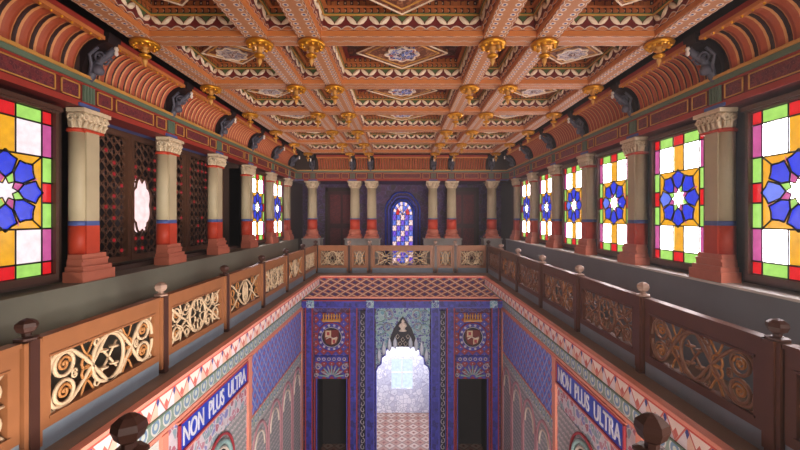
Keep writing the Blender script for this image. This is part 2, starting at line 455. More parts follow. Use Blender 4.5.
# ------------------------------------------------------------------ stained glass windows
def stained():
    g = MB(); l = MB()
    # local: y along the wall (-.59...59), z -.70..1.28, x = depth towards the room (panes on x=0)
    W, Z0, Z1 = .59, -.70, 1.28
    yc = [-W, -.445, -.12, .12, .445, W]
    zc = [Z0, Z0+.16, Z0+.56, Z1-.56, Z1-.16, Z1]
    def rect(a, b, c, d, mt, x=0.): g.poly([(x,a,c),(x,b,c),(x,b,d),(x,a,d)], mt)
    def lead(p, q, r=.011, x=.012): l.tube([(x,p[0],p[1]),(x,q[0],q[1])], r, 'lead', 4)
    for i in range(5):
        for j in (0, 4):
            rect(yc[i], yc[i+1], zc[j], zc[j+1], ['g_red','g_green','g_red','g_green','g_red'][i])
        for j in (1, 3):
            rect(yc[i], yc[i+1], zc[j], zc[j+1], ['g_pink','g_white','g_amber','g_white','g_pink'][i])
    za, zb = zc[2], zc[3]; cz = (za+zb)/2; h = (zb-za)
    for y0, y1 in ((yc[0], yc[1]), (yc[4], yc[5])):
        rect(y0, y1, za, za+h*.36, 'g_green'); rect(y0, y1, za+h*.36, za+h*.64, 'g_red'); rect(y0, y1, za+h*.64, zb, 'g_green')
        lead((y0, za+h*.36), (y1, za+h*.36)); lead((y0, za+h*.64), (y1, za+h*.64))
    rect(yc[1], yc[4], za, zb, 'g_amber')
    def P(r, a): return (r*cos(a), cz + r*sin(a))
    S = .43
    for k in range(8):
        t = k*pi/4; e = pi/8
        pet = [P(.145,t), P(.225,t-.36), P(.385,t-.35), P(.40,t-.17), P(.455,t), P(.40,t+.17), P(.385,t+.35), P(.225,t+.36)]
        g.poly([(.006,)+p for p in pet], 'g_lblue' if k == 4 else 'g_blue')
        for i in range(8): lead(pet[i], pet[(i+1) % 8], .011, .018)
        w = [P(.10,t+e), P(.145,t), P(.225,t+.36), P(.33,t+e), P(.225,t+2*e-.36), P(.145,t+2*e)]
        g.poly([(.004,)+p for p in w], 'g_green' if k % 2 else 'g_pink')
        w = [P(.35,t+e), P(.375,t+.33), P(.43,t+e), P(.375,t+2*e-.33)]
        g.poly([(.004,)+p for p in w], 'g_amber' if k % 2 else 'g_pink')
    st = []
    for k in range(8):
        st.append(P(.145, k*pi/4)); st.append(P(.085, k*pi/4+pi/8))
    g.poly([(.008,)+p for p in st], 'g_white')
    for i in range(16): lead(st[i], st[(i+1) % 16], .008, .018)
    for y in yc:
        if abs(y) < .2: lead((y, Z0), (y, za)); lead((y, zb), (y, Z1))
        else: lead((y, Z0), (y, Z1))
    for z in zc: lead((yc[0], z), (yc[5], z))
    for sx in (-1, 1):
        for szz in (-1, 1): lead((sx*.445, cz+szz*h/2), P(.44, math.atan2(szz, sx)))
    f = MB()
    Wo, a, b = WH, Z0-.08, Z1+.05
    f.box(-.15,.06,-Wo,-W+.005,a,b,'frame'); f.box(-.15,.06,W-.005,Wo,a,b,'frame')
    f.box(-.15,.06,-W,W,a,Z0,'frame'); f.box(-.15,.06,-W,W,Z1,b,'frame')
    f.box(.04,.09,-Wo-.03,Wo+.03,b-.02,b+.03,'frame')
    f.box(-.03,-.02,-W,W,Z0,Z1,'lead')
    return g, l, f
GW = stained()
proto = None; dimglass = None
def put_window(idx, sgn, y, desc):
    global proto, dimglass
    rz = pi if sgn > 0 else 0
    loc = (sgn*XW, y, 0)
    if proto is None:
        o = GW[2].build('window_%d' % idx, None, loc, rz)
        GW[0].build('stained_glass', o); GW[1].build('leading', o); proto = o
    else:
        o = proto.copy(); C.objects.link(o); o.location = loc; o.rotation_euler = (0,0,rz)
        for c in proto.children:
            d = c.copy(); C.objects.link(d); d.parent = o
            if sgn < 0 and y < 5 and c.name.startswith('stained'):
                if dimglass is None:
                    dimglass = c.data.copy()
                    for i_, m_ in enumerate(dimglass.materials):
                        if m_ == M['g_white']: dimglass.materials[i_] = M['g_white_dim']
                d.data = dimglass
        o.name = 'window_%d' % idx
    o['kind'] = 'structure'; o['label'] = desc
    return o
for k, y in enumerate(BC): put_window(k+1, 1, y, 'stained glass window with blue star, %s from the front on the right wall' % ORD[k])
for i, (k, d) in enumerate(((0, 'nearest the viewer on the left wall'), (4, 'beyond the carved screens on the left wall'), (5, 'farthest along the left wall'))):
    put_window(10+i, -1, BC[k], 'stained glass window with blue star, '+d)

# carved openwork screens on the left wall, bays 2-4
def screen(y0, y1, label, hole=None):
    t = thing('carved_screen', label, 'screen', (-4.93, (y0+y1)/2, WZ0), 0, 'carved openwork screens on the left wall')
    w = (y1-y0)/2; H = 2.28
    a = MB(); a.box(-.03,.05,-w,-w+.08,0,H,'screen'); a.box(-.03,.05,w-.08,w,0,H,'screen'); a.box(-.03,.05,-w+.08,w-.08,0,.1,'screen'); a.box(-.03,.05,-w+.08,w-.08,H-.1,H,'screen')
    a.build('frame', t)
    b = MB(); r = []
    s = .19; ny = int((2*w-.1)/s); nz = int((H-.12)/s)
    for i in range(ny):
        for j in range(nz):
            cy = -w+.08+s*(i+.5)*(2*w-.16)/(ny*s); cz = .1+s*(j+.5)*(H-.2)/(nz*s)
            if hole:
                if ((cy-hole[0])/.30)**2+((cz-hole[1])/.52)**2 < 1.: continue
            q = []
            for k in range(8):
                rr = .10 if k % 2 == 0 else .062
                q.append((0, cy+rr*cos(k*pi/4), cz+rr*sin(k*pi/4)))
            b.tube(q, .014, 'screen', 4, closed=True)
            b.tube([(0.0,cy+.05*cos(t_),cz+.05*sin(t_)) for t_ in [k*pi/3 for k in range(6)]], .010, 'screen', 4, closed=True)
            if random.random() < .34:
                r_ = MB(); r.append(r_); r_.prism([(cy+.034*cos(k*pi/3), cz+.034*sin(k*pi/3)) for k in range(6)], 'yz', -.012, .012, 'g_ruby')
    b.build('lattice', t)
    for r_ in r: r_.build('red_glass_stud', t)
    if hole:
        L = []
        for k in range(48):
            a_ = 2*pi*k/48; rr = 1+.16*abs(sin(a_*4))
            L.append((hole[0]+.25*rr*cos(a_), hole[1]+.46*rr*sin(a_)))
        c = MB(); c.tube([(.02,)+p for p in L], .02, 'screen', 5, closed=True); c.build('lobed_frame', t)
        c = MB(); c.prism(L, 'yz', -.03, -.015, 'g_rose'); c.build('bright_pane', t, )
screen(5.37, 7.2, 'carved wooden screen with red glass studs behind the first and second left piers')
screen(7.22, 9.1, 'carved wooden screen with a bright lobed opening, seen past the second left pier', (-.60, 1.0))
screen(9.12, 10.93, 'dark carved wooden screen nearest the far left windows')

# ------------------------------------------------------------------ piers and columns
PX = 4.2      # inner face of the side piers
def scroll_ring(b, cx, cy, cz, r, mt, axis, tr=.018):
    pts = []
    for i in range(15):
        a = i/14*2*pi*1.35; rr = r*(1-i/14*.72)
        p = (rr*cos(a), rr*sin(a))
        pts.append((cx, cy+p[0], cz+p[1]) if axis == 'x' else (cx+p[0], cy, cz+p[1]))
    b.tube(pts, tr, mt, 5)
def make_pier():
    # local: +x towards the room (inner face at x=0), y along the wall, z from eye level
    t = thing('pier', '', 'pier', (-PX, 0, 0), 0, None)
    b = MB()
    hw = .30
    b.box(-.17, .09, -hw-.04, hw+.04, -.81, -.68, 'terra')
    b.box(-.17, .07, -hw, hw, -.68, -.62, 'terra')
    b.box(-.17, .03, -.27, .27, -.62, -.56, 'terra')
    b.box(-.17, .045, -.265, .265, -.56, -.53, 'terra')
    b.box(-.17, .02, -.25, .25, -.53, -.47, 'terra')
    b.build('base', t)
    def shaft(z0, z1, mt, g=0.):
        s = MB()
        s.box(-.17, 0+g, -.13-g, .13+g, z0, z1, mt)
        for sy in (-1, 1): s.lathe([(.105+g, z0), (.105+g, z1)], mt, (-.125, sy*.125, 0), 18)
        for sy in (-1, 1): s.box(-.17, -.14, sy*.12, sy*(.20+g), z0, z1, mt)
        return s
    shaft(-.05, 1.10, 'stone').build('shaft', t)
    shaft(-.47, -.11, 'red', .004).build('red_band', t)
    s = shaft(-.11, -.05, 'bluel', .003); s.build('blue_band', t)
    c = MB()
    c.box(-.17, .02, -.20, .20, 1.08, 1.11, 'red')
    for sy in (-1, 1): c.lathe([(.11,1.07),(.13,1.085),(.13,1.105),(.115,1.12)], 'red', (-.125, sy*.125, 0), 16)
    c.box(-.17, .01, -.20, .20, 1.12, 1.30, 'capst')
    for sy in (-1, 1): c.lathe([(.115,1.12),(.125,1.18),(.13,1.26),(.14,1.31)], 'capst', (-.11, sy*.125, 0), 14)
    for i in range(5):
        y = -.20+.10*i
        scroll_ring(c, .035, y, 1.25, .055, 'capst', 'x')
        c.tube([(.012,y,1.12),(.03,y,1.17),(.05,y+.02,1.20)], .022, 'capst', 5)
    for sy in (-1, 1):
        for i in range(2):
            x = -.02-.09*i
            scroll_ring(c, x, sy*.27, 1.24, .055, 'capst', 'y')
            c.tube([(x, sy*.235,1.12),(x, sy*.25,1.17),(x+.01, sy*.27,1.20)], .02, 'capst', 5)
    c.box(-.17, .07, -.28, .28, 1.31, 1.36, 'capst')
    c.build('capital', t)
    return t
pr = make_pier(); first = True
PG = [5.44+1.9*k for k in range(6)]; BG = [5.32+1.9*k for k in range(6)]; pr.scale = (1,.86,1.05)
for side, sg in (('left', -1), ('right', 1)):
    for k, y in enumerate(PG):
        lab = {0: 'largest beige pier with a red lower band on the %s colonnade, nearest the viewer',
               1: 'second pier from the front in the %s colonnade, on the parapet',
               2: 'third pier from the front in the %s colonnade, beige above red',
               3: 'fourth pier from the front in the %s colonnade, beige above red',
               4: 'second pier from the far corner in the %s colonnade',
               5: 'pier at the far corner of the %s colonnade'}[k] % side
        if first: pr.location = (-PX, y, 0); pr['label'] = lab; pr['group'] = 'piers along the side walls'; first = False
        else: dup(pr, lab, (sg*PX, y, 0), 0 if sg < 0 else pi, 'piers along the side walls')
# round columns of the back gallery
CY = 16.15
def make_col():
    t = thing('column', '', 'column')
    b = MB(); b.box(-.29,.29,-.29,.29,-.81,-.74,'terra')
    b.lathe([(.27,-.74),(.29,-.70),(.27,-.66),(.235,-.64),(.235,-.60),(.255,-.57),(.235,-.53),(.21,-.50),(.205,-.47)], 'terra', n=20); b.build('base', t)
    s = MB(); s.lathe([(.19,-.05),(.185,.5),(.175,1.12)], 'stone', n=20); s.build('shaft', t)
    s = MB(); s.lathe([(.20,-.47),(.198,-.09)], 'red', n=20); s.build('red_band', t)
    s = MB(); s.lathe([(.199,-.09),(.198,-.05)], 'bluel', n=20); s.build('blue_band', t)
    c = MB(); c.lathe([(.18,1.10),(.215,1.115),(.215,1.135),(.185,1.15),(.19,1.22),(.225,1.28),(.255,1.31)], 'capst', n=16)
    for i in range(8):
        a = i*pi/4; x, y = .21*cos(a), .21*sin(a)
        c.tube([(x*.92,y*.92,1.15),(x*1.05,y*1.05,1.21),(x*1.25,y*1.25,1.24)], .026, 'capst', 5)
        c.tube([(x*1.2+.03*cos(q)*-sin(a), y*1.2+.03*cos(q)*cos(a), 1.27+.03*sin(q)) for q in [k*pi/3 for k in range(6)]], .016, 'capst', 4, closed=True)
    c.box(-.27,.27,-.27,.27,1.31,1.36,'capst'); c.build('capital', t)
    return t
cp = make_col(); cp.scale = (1,1,1.05)
cols = [(-3.62,'at the far left corner of the back gallery'),(-1.9,'left of the pair on the left pedestal at the back'),(-1.22,'immediately left of the glowing arched window'),
        (1.24,'immediately right of the glowing arched window'),(2.0,'right of the pair on the right pedestal at the back'),(3.62,'at the far right corner of the back gallery')]
for i, (x, d) in enumerate(cols):
    lab = 'round beige column with red foot ' + d
    if i == 0: cp.location = (x, CY, 0); cp['label'] = lab; cp['group'] = 'round columns of the back gallery'
    else: dup(cp, lab, (x, CY, 0), None, 'round columns of the back gallery')
for x0, x1, d in ((-3.95,-3.25,'under the far left corner column'),(-2.27,-.87,'under the left pair of back columns'),(.87,2.35,'under the right pair of back columns'),(3.25,3.95,'under the far right corner column')):
    m = MB(); m.box(x0, x1, CY-.33, CY+.33, ZF, -.90, 'pedst'); m.box(x0-.03, x1+.03, CY-.36, CY+.36, -.90, -.85, 'pedst'); m.box(x0-.03, x1+.03, CY-.36, CY+.36, ZF, ZF+.12, 'pedst')
    tag(m.build('pedestal', recenter=True), 'plain grey stone pedestal '+d, 'pedestal', 'grey pedestals of the back gallery')

# ------------------------------------------------------------------ entablature over the columns
def entab(name, p0, p1, horiz, sg=1, posts=()):
    # horiz 'y': runs along y at inner face x = sg*3.98 ; horiz 'x': runs along x at y = p (front face)
    t = MB(); pl = MB(); fr = MB()
    def bx(mb, a0, a1, d0, d1, z0, z1, mt):
        # d measured from the inner face outwards (positive = away from the room)
        z0 *= 1.05; z1 *= 1.05
        if horiz == 'y': mb.box(sg*(4.18+d0), sg*(4.18+d1), a0, a1, z0, z1, mt)
        else: mb.box(a0, a1, 15.8+d0, 15.8+d1, z0, z1, mt)
    bx(t, p0, p1, 0, .34 if horiz == 'y' else .42, 1.37, 1.76, 'maroon')
    bx(t, p0, p1, -.012, 0, 1.37, 1.44, 'redband')
    bx(t, p0, p1, -.02, 0, 1.645, 1.67, 'redband')
    bx(t, p0, p1, -.05, .02, 1.67, 1.73, 'teal')
    bx(t, p0, p1, -.07, .02, 1.73, 1.765, 'goldp')
    ends = sorted(posts)
    for q in ends:
        for k in (-1.5,-.5,.5,1.5): bx(fr, q+k*.05-.015, q+k*.05+.015, -.03, 0, 1.44, 1.645, 'teal')
        bx(fr, q-.17, q+.17, -.035, 0, 1.37, 1.41, 'bluel')
    def panel(a, b):
        bx(pl, a+.02, b-.02, -.008, 0, 1.455, 1.635, 'mpanel')
        for z in (1.455, 1.625): bx(fr, a+.02, b-.02, -.02, -.006, z, z+.012, 'goldp')
        for u in (a+.02, b-.032): bx(fr, u, u+.012, -.02, -.006, 1.455, 1.637, 'goldp')
    for a, b in zip(ends[:-1], ends[1:]):
        a += .13; b -= .13; L = b-a
        if L > 1.2: panel(a, a+.32); panel(a+.36, b-.36); panel(b-.32, b)
        else: panel(a, b)
    o = struct(t.build(name)); pl.build('inlay_panel', o); fr.build('gilt_moulding', o)
    return o
entab('trim_3', 2.0, 15.82, 'y', -1, [3.4]+BG+[15.7])
entab('trim_4', 2.0, 15.82, 'y', 1, [3.4]+BG+[15.7])
entab('trim_5', -4.18, 4.18, 'x', 1, [-4.05,-3.52,-1.95,-1.24,1.24,1.95,3.52,4.05])
for i, (sg) in enumerate((-1, 1)):
    m = MB(); m.box(sg*4.50, sg*4.2, 2.0, 15.8, 1.85, 3.0, 'wallu'); struct(m.build('trim_%d' % (6+i)))
m = MB(); m.box(-4.2, 4.2, 15.86, 16.2, 1.85, 3.0, 'wallu'); struct(m.build('trim_8'))

# ribbed coves between carved brackets
def cove_mesh(L, nr):
    # local: y along -L/2..L/2 ; x from 0 (wall foot) inwards +.30 ; z 1.765..2.19
    m = MB(); seg = 7; sub = 6
    def prof(a, off):
        return (-.02+.32*(1-cos(a)) + off*cos(a), 1.765+.425*sin(a) - off*sin(a)*.8)
    ny = nr*sub; base = 0
    for i in range(ny):
        for j in range(seg):
            pts = []; uv = []
            for (ii, jj) in ((i,j),(i+1,j),(i+1,j+1),(i,j+1)):
                ph = ii/sub; off = .045*(.5+.5*cos(2*pi*(ph-.5)))-.012
                x, z = prof(jj/seg*pi/2, off)
                pts.append((x, -L/2+L*ii/ny, z)); uv.append((ii/sub, jj/seg))
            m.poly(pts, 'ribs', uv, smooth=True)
    return m
def topband(m, y0, y1):
    m.box(.28, .36, y0, y1, 2.17, 2.215, 'orange')
    m.box(.26, .34, y0, y1, 2.215, 2.29, 'redband')
def make_cove(L, nr):
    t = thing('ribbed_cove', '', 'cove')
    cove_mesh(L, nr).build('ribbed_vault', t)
    m = MB(); topband(m, -L/2, L/2)
    m.box(-.06, .0, -L/2, L/2, 1.765, 1.80, 'goldp')
    n = max(2, int(L/.13))
    m.build('crest_moulding', t); t.scale = (1,1,1.05)
    d = MB()
    for i in range(n):
        y = -L/2+(i+.5)*L/n
        d.lathe([(.0,2.145),(.014,2.155),(.018,2.17),(.008,2.19)], 'gold', (.33, y, 0), 6)
    d.build('gilt_drops', t)
    return t
cv = make_cove(1.66, 13); first = True
def vault(o): return [c for c in o.children if c.name.startswith('ribbed_vault')][0]
wo = cove_mesh(1.66, 8).build('ribbed_vault'); wide = wo.data; bpy.data.objects.remove(wo)
for side, sg in (('left', -1), ('right', 1)):
    for k in range(6):
        y = 4.32+1.9*k
        lab = 'orange ribbed cove above the %s colonnade, %s bay from the front' % (side, ORD[k])
        loc = (sg*4.18, y, 0); rz = 0 if sg < 0 else pi
        if first: cv.location = loc; cv['label'] = lab; cv['group'] = 'ribbed coves over the side colonnades'; first = False
        else:
            r_ = dup(cv, lab, loc, rz, 'ribbed coves over the side colonnades')
            if k == 0: vault(r_).data = wide
        if k == 0 and sg < 0: keep = vault(cv).data; vault(cv).data = wide
        if k > 0: vault(r_).data = keep
def put_backcove(L, nr, x, d):
    c = make_cove(L, nr); c.location = (x, 15.8, 0); c.rotation_euler = (0,0,-pi/2)
    c['label'] = 'orange ribbed cove on the back wall, '+d; c['group'] = 'ribbed coves on the back wall'
put_backcove(2.2, 22, 0, 'longest one in the centre')
put_backcove(1.3, 13, -2.66, 'long one at the left')
put_backcove(1.3, 13, 2.66, 'long one at the right')
put_backcove(.48, 5, -1.58, 'short one left of centre')
put_backcove(.48, 5, 1.58, 'short one right of centre')
def make_bracket():
    t = thing('carved_bracket', '', 'bracket'); t.scale = (1,1,1.05)
    b = MB()
    pr_ = [(-.06,1.765),(.02,1.765)]+[(-.02+.34*(1-cos(a))+.03, 1.80+.40*sin(a)-.03) for a in [i*pi/16 for i in range(1,9)]]+[(.37,2.29),(-.06,2.29)]
    b.prism(pr_, 'xz', -.11, .11, 'brk'); b.build('console', t)
    c = MB()
    c.tube([(-.02,0,1.70),(.05,0,1.78),(.09,0,1.88),(.17,0,1.98),(.28,0,2.05),(.36,0,2.12)], lambda u: .055-.015*u, 'brkblue', 7)
    c.lathe([(0,-.07),(.06,-.05),(.075,0),(.05,.06),(0,.07)], 'brkblue', (.14,0,1.86), 8)
    for sy in (-1, 1):
        scroll_ring(c, .20, sy*.06, 2.0, .075, 'brkblue', 'y', .016)
        c.tube([(.05,sy*.03,1.80),(.12,sy*.09,1.90),(.10,sy*.10,2.02),(.2,sy*.08,2.12)], .022, 'brkblue', 5)
    c.build('carved_beast', t)
    d = MB(); d.lathe([(0,2.03),(.02,2.045),(.028,2.07),(.018,2.10),(.03,2.12),(.02,2.15)], 'white', (.38,0,0), 8); d.build('pendant_bead', t)
    return t
bk = make_bracket(); first = True
for side, sg in (('left', -1), ('right', 1)):
    for k in range(6):
        lab = 'dark bracket with grey-blue carved beast, %s cornice, %s from the front' % (side, ORD[k])
        loc = (sg*4.18, BG[k], 0)
        if first: bk.location = loc; bk['label'] = lab; bk['group'] = 'carved brackets over the side piers'; first = False
        else: dup(bk, lab, loc, 0 if sg < 0 else pi, 'carved brackets over the side piers')
for x, d in ((-3.52,'at the far left'),(-1.95,'over the outer left column'),(-1.24,'over the inner left column'),(1.24,'over the inner right column'),(1.95,'over the outer right column'),(3.52,'at the far right')):
    dup(bk, 'small dark carved bracket on the back wall cove, '+d, (x, 15.8, 0), -pi/2, 'carved brackets on the back wall')

# ------------------------------------------------------------------ coffered ceiling
H = 2.40; LB = [-3.52,-1.95,-1.24,1.24,1.95,3.52]; CG = [3.58+1.9*k for k in range(7)]; HB = .145
NB = ['outermost on the left','second from the left','third from the left','third from the right','second from the right','outermost on the right']
for i, x in enumerate(LB):
    m = MB(); m.box(-HB, HB, 0, 12.7, 0, .09, 'beam', norm=True); t = thing('ceiling_beam', 'long painted ceiling beam running away from the viewer, '+NB[i], 'beam', (x, 2.6, H), 0, 'long ceiling beams')
    m.build('painted_soffit', t)
    m = MB(); m.box(-HB+.02, HB-.02, 0, 12.7, .09, .6, 'maroon'); m.build('beam_core', t)
    m = MB()
    for s in (-1, 1): m.box(s*(HB-.0), s*(HB+.015), 0, 12.7, .012, .08, 'orange')
    m.build('side_moulding', t)
for k, y in enumerate(CG):
    if k == 0: continue
    t = thing('ceiling_beam', 'ceiling cross beam with a wavy painted soffit, %s counting from the front' % ORD[k-1], 'beam', (0, y, H), 0, 'ceiling cross beams')
    segs = list(zip([-3.6]+[x+HB+.016 for x in LB], [x-HB-.016 for x in LB]+[3.6]))[1:-1]
    m = MB(); c = MB(); s_ = MB()
    for a, b in segs:
        m.box(a, b, -HB, HB, .004, .09, 'cbeam', norm=True); c.box(a, b, -HB+.02, HB-.02, .09, .6, 'maroon')
        for s in (-1, 1): s_.box(a, b, s*HB, s*(HB+.015), .012, .08, 'orange')
    m.build('painted_soffit', t); c.build('beam_core', t); s_.build('side_moulding', t)
# one coffer: local origin at its centre, z from the beam soffit
def leaf(m, cx, sx, w, h, o, ax, face):
    # petal drawn in the (along, z) plane at offset o from the coffer centre
    P = [(0,0),(.28,-.02),(.62,.16),(.92,.62),(1.0,1.0),(.72,1.0),(.38,.72),(.12,.35)]
    pts = [(cx+sx*p[0]*w, .14+p[1]*h) for p in P]
    mid = (cx+sx*.5*w, .14+.5*h)
    def Q(p, d): return (p[0], o-face*d, p[1]) if ax == 'x' else (o-face*d, p[0], p[1])
    n = len(pts)
    for i in range(n):
        a, b = pts[i], pts[(i+1) % n]
        m.poly([Q(a,.01), Q(b,.01), Q(mid,.03)], 'cream', smooth=True)
        m.poly([Q(a,0), Q(b,0), Q(b,.012), Q(a,.012)], 'cream')
def make_coffer(wx, wy, kind):
    t = thing('ceiling_coffer', '', 'coffer')
    hx, hy = wx/2, wy/2
    f = MB(); lf = MB(); dn = MB(); sc = MB()
    def ring(mb, z0, z1, d0, d1, mt, norm=False):
        # frame lining the coffer: between inset d0 and d1 from the coffer edge
        a, b = hx-d0, hy-d0; c, d = hx-d1, hy-d1
        mb.box(-a, a, b, d, z0, z1, mt, norm); mb.box(-a, a, -b, -d, z0, z1, mt, norm)
        mb.box(a, c, -d, d, z0, z1, mt, norm); mb.box(-a, -c, -d, d, z0, z1, mt, norm)
    ring(sc, .08, .135, 0, .03, 'scal', True)
    ring(f, .135, .255, 0, .035, 'maroon')
    ring(f, .255, .27, 0, .06, 'goldp'); ring(f, .27, .28, 0, .07, 'green')
    ring(dn, .28, .35, 0, .055, 'dots', True)
    ring(f, .35, .365, 0, .10, 'dent')
    ring(dn, .365, .43, 0, .085, 'dots', True)
    ring(f, .43, .46, 0, .15, 'maroon')
    for L, o, ax in ((wx, hy, 'x'), (wy, hx, 'y')):
        n = max(1, round((L-.06)/.30)); st = (L-.08)/n
        for face in (-1, 1):
            for i in range(n):
                c = -(L-.08)/2+(i+.5)*st
                for sx in (-1, 1): leaf(lf, c, sx, st*.47, .105, face*(o-.035), ax, face)
                g = .035
                tri = [(c-st*.22,.25),(c,.175),(c+st*.22,.25)]
                if ax == 'x': lf.prism(tri, 'xz', face*(o-.04), face*(o-.035), 'green')
                else: lf.prism(tri, 'yz', face*(o-.04), face*(o-.035), 'green')
    # dentils
    for z, d, st, sz in ((.29, .06, .085, .04), (.372, .09, .10, .045)):
        nx = int((wx-2*d)/st); nyy = int((wy-2*d)/st)
        for i in range(nx):
            x = -(nx-1)/2*st+i*st
            for s in (-1, 1): dn.box(x-sz/2, x+sz/2, s*(hy-d), s*(hy-d+.03), z, z+.045, 'dent')
        for i in range(nyy):
            y = -(nyy-1)/2*st+i*st
            for s in (-1, 1): dn.box(s*(hx-d), s*(hx-d+.03), y-sz/2, y+sz/2, z, z+.045, 'dent')
    sc.build('scalloped_edge', t); f.build('stepped_frame', t); lf.build('leaf_frieze', t); dn.build('dentil_rows', t)
    p = MB(); p.box(-hx, hx, -hy, hy, .45, .50, 'cofftop'); p.build('coffer_ceiling', t)
    if kind:
        R = .74 if kind == 'main' else .50
        b = MB()
        b.prism([(R,0),(0,R*.92),(-R,0),(0,-R*.92)], 'xy', .24, .29, 'star')
        b.prism([(R*.8,0),(0,R*.74),(-R*.8,0),(0,-R*.74)], 'xy', .29, .45, 'darkw')
        for r0 in (R*.98, R*.8): b.tube([(r0,0,.238),(0,r0*.92,.238),(-r0,0,.238),(0,-r0*.92,.238)], .016, 'cream' if r0 > R*.9 else 'goldp', 5, closed=True)
        bo = b.build('star_panel', t)
        md = MB(); L = []
        for i in range(48):
            a = 2*pi*i/48; rr = (.25 if kind == 'main' else .22)*(1+.12*cos(8*a)); L.append((rr*cos(a), rr*sin(a)))
        md.prism(L, 'xy', .21, .24, 'medal' if kind == 'main' else 'medgrey')
        md.tube([(x, y, .208) for x, y in L], .012, 'cream', 5, closed=True)
        md.lathe([(0,.175),(.04,.185),(.05,.21)], 'medal' if kind == 'main' else 'medgrey', n=10)
        mo = md.build('rosette', bo)
        mo.parent = bo
    return t
gaps = [(LB[i]+HB+.016, LB[i+1]-HB-.016) for i in range(5)]
kinds = ['side', None, 'main', None, 'side']
cn = ['far left file','narrow file left of centre','wide centre file','narrow file right of centre','far right file']
for i, ((a, b), kd) in enumerate(zip(gaps, kinds)):
    src = None
    for k in range(6):
        y = (CG[k]+CG[k+1])/2
        lab = ('%s coffer, %s row from the front, %s' % ({'main':'wide star-bossed','side':'square grey-rosette',None:'narrow deep'}[kd], ORD[k], cn[i]))
        loc = ((a+b)/2, y, H)
        if src is None:
            src = make_coffer(b-a, 1.9-2*HB-.032, kd); src.location = loc; src['label'] = lab; src['group'] = 'coffers in the '+cn[i]
        else: dup(src, lab, loc, None, 'coffers in the '+cn[i])
# gilded pendants
def make_pendant():
    t = thing('gilded_pendant', '', 'pendant')
    m = MB(); m.lathe([(.10,0),(.17,-.01),(.19,-.035),(.18,-.06),(.13,-.075),(.06,-.08)], 'gold', n=20)
    for i in range(10):
        a = i*pi/5; m.lathe([(0,-.10),(.03,-.085),(.035,-.06),(0,-.04)], 'gold', (.135*cos(a), .135*sin(a), 0), 6)
    m.build('gold_dish', t)
    m = MB(); m.lathe([(.05,-.08),(.025,-.10),(.042,-.125),(.04,-.145),(.02,-.16)], 'goldp', n=10); m.build('bead', t)
    m = MB(); m.lathe([(.02,-.16),(.07,-.18),(.08,-.195),(.065,-.215),(.025,-.23)], 'gold', n=14); m.build('lower_dish', t)
    m = MB(); m.lathe([(.018,-.23),(.035,-.25),(.03,-.275),(.01,-.32),(0,-.34)], 'goldp', n=10); m.build('drop', t)
    return t
pp = make_pendant(); first = True
for k in range(1, 7):
    for i, x in enumerate(LB):
        lab = 'gilded pendant, %s row from the front, %s' % (ORD[k-1], NB[i])
        loc = (x, CG[k], H)
        if first: pp.location = loc; pp['label'] = lab; pp['group'] = 'gilded pendants under the beam crossings'; first = False
        else: dup(pp, lab, loc, None, 'gilded pendants under the beam crossings')

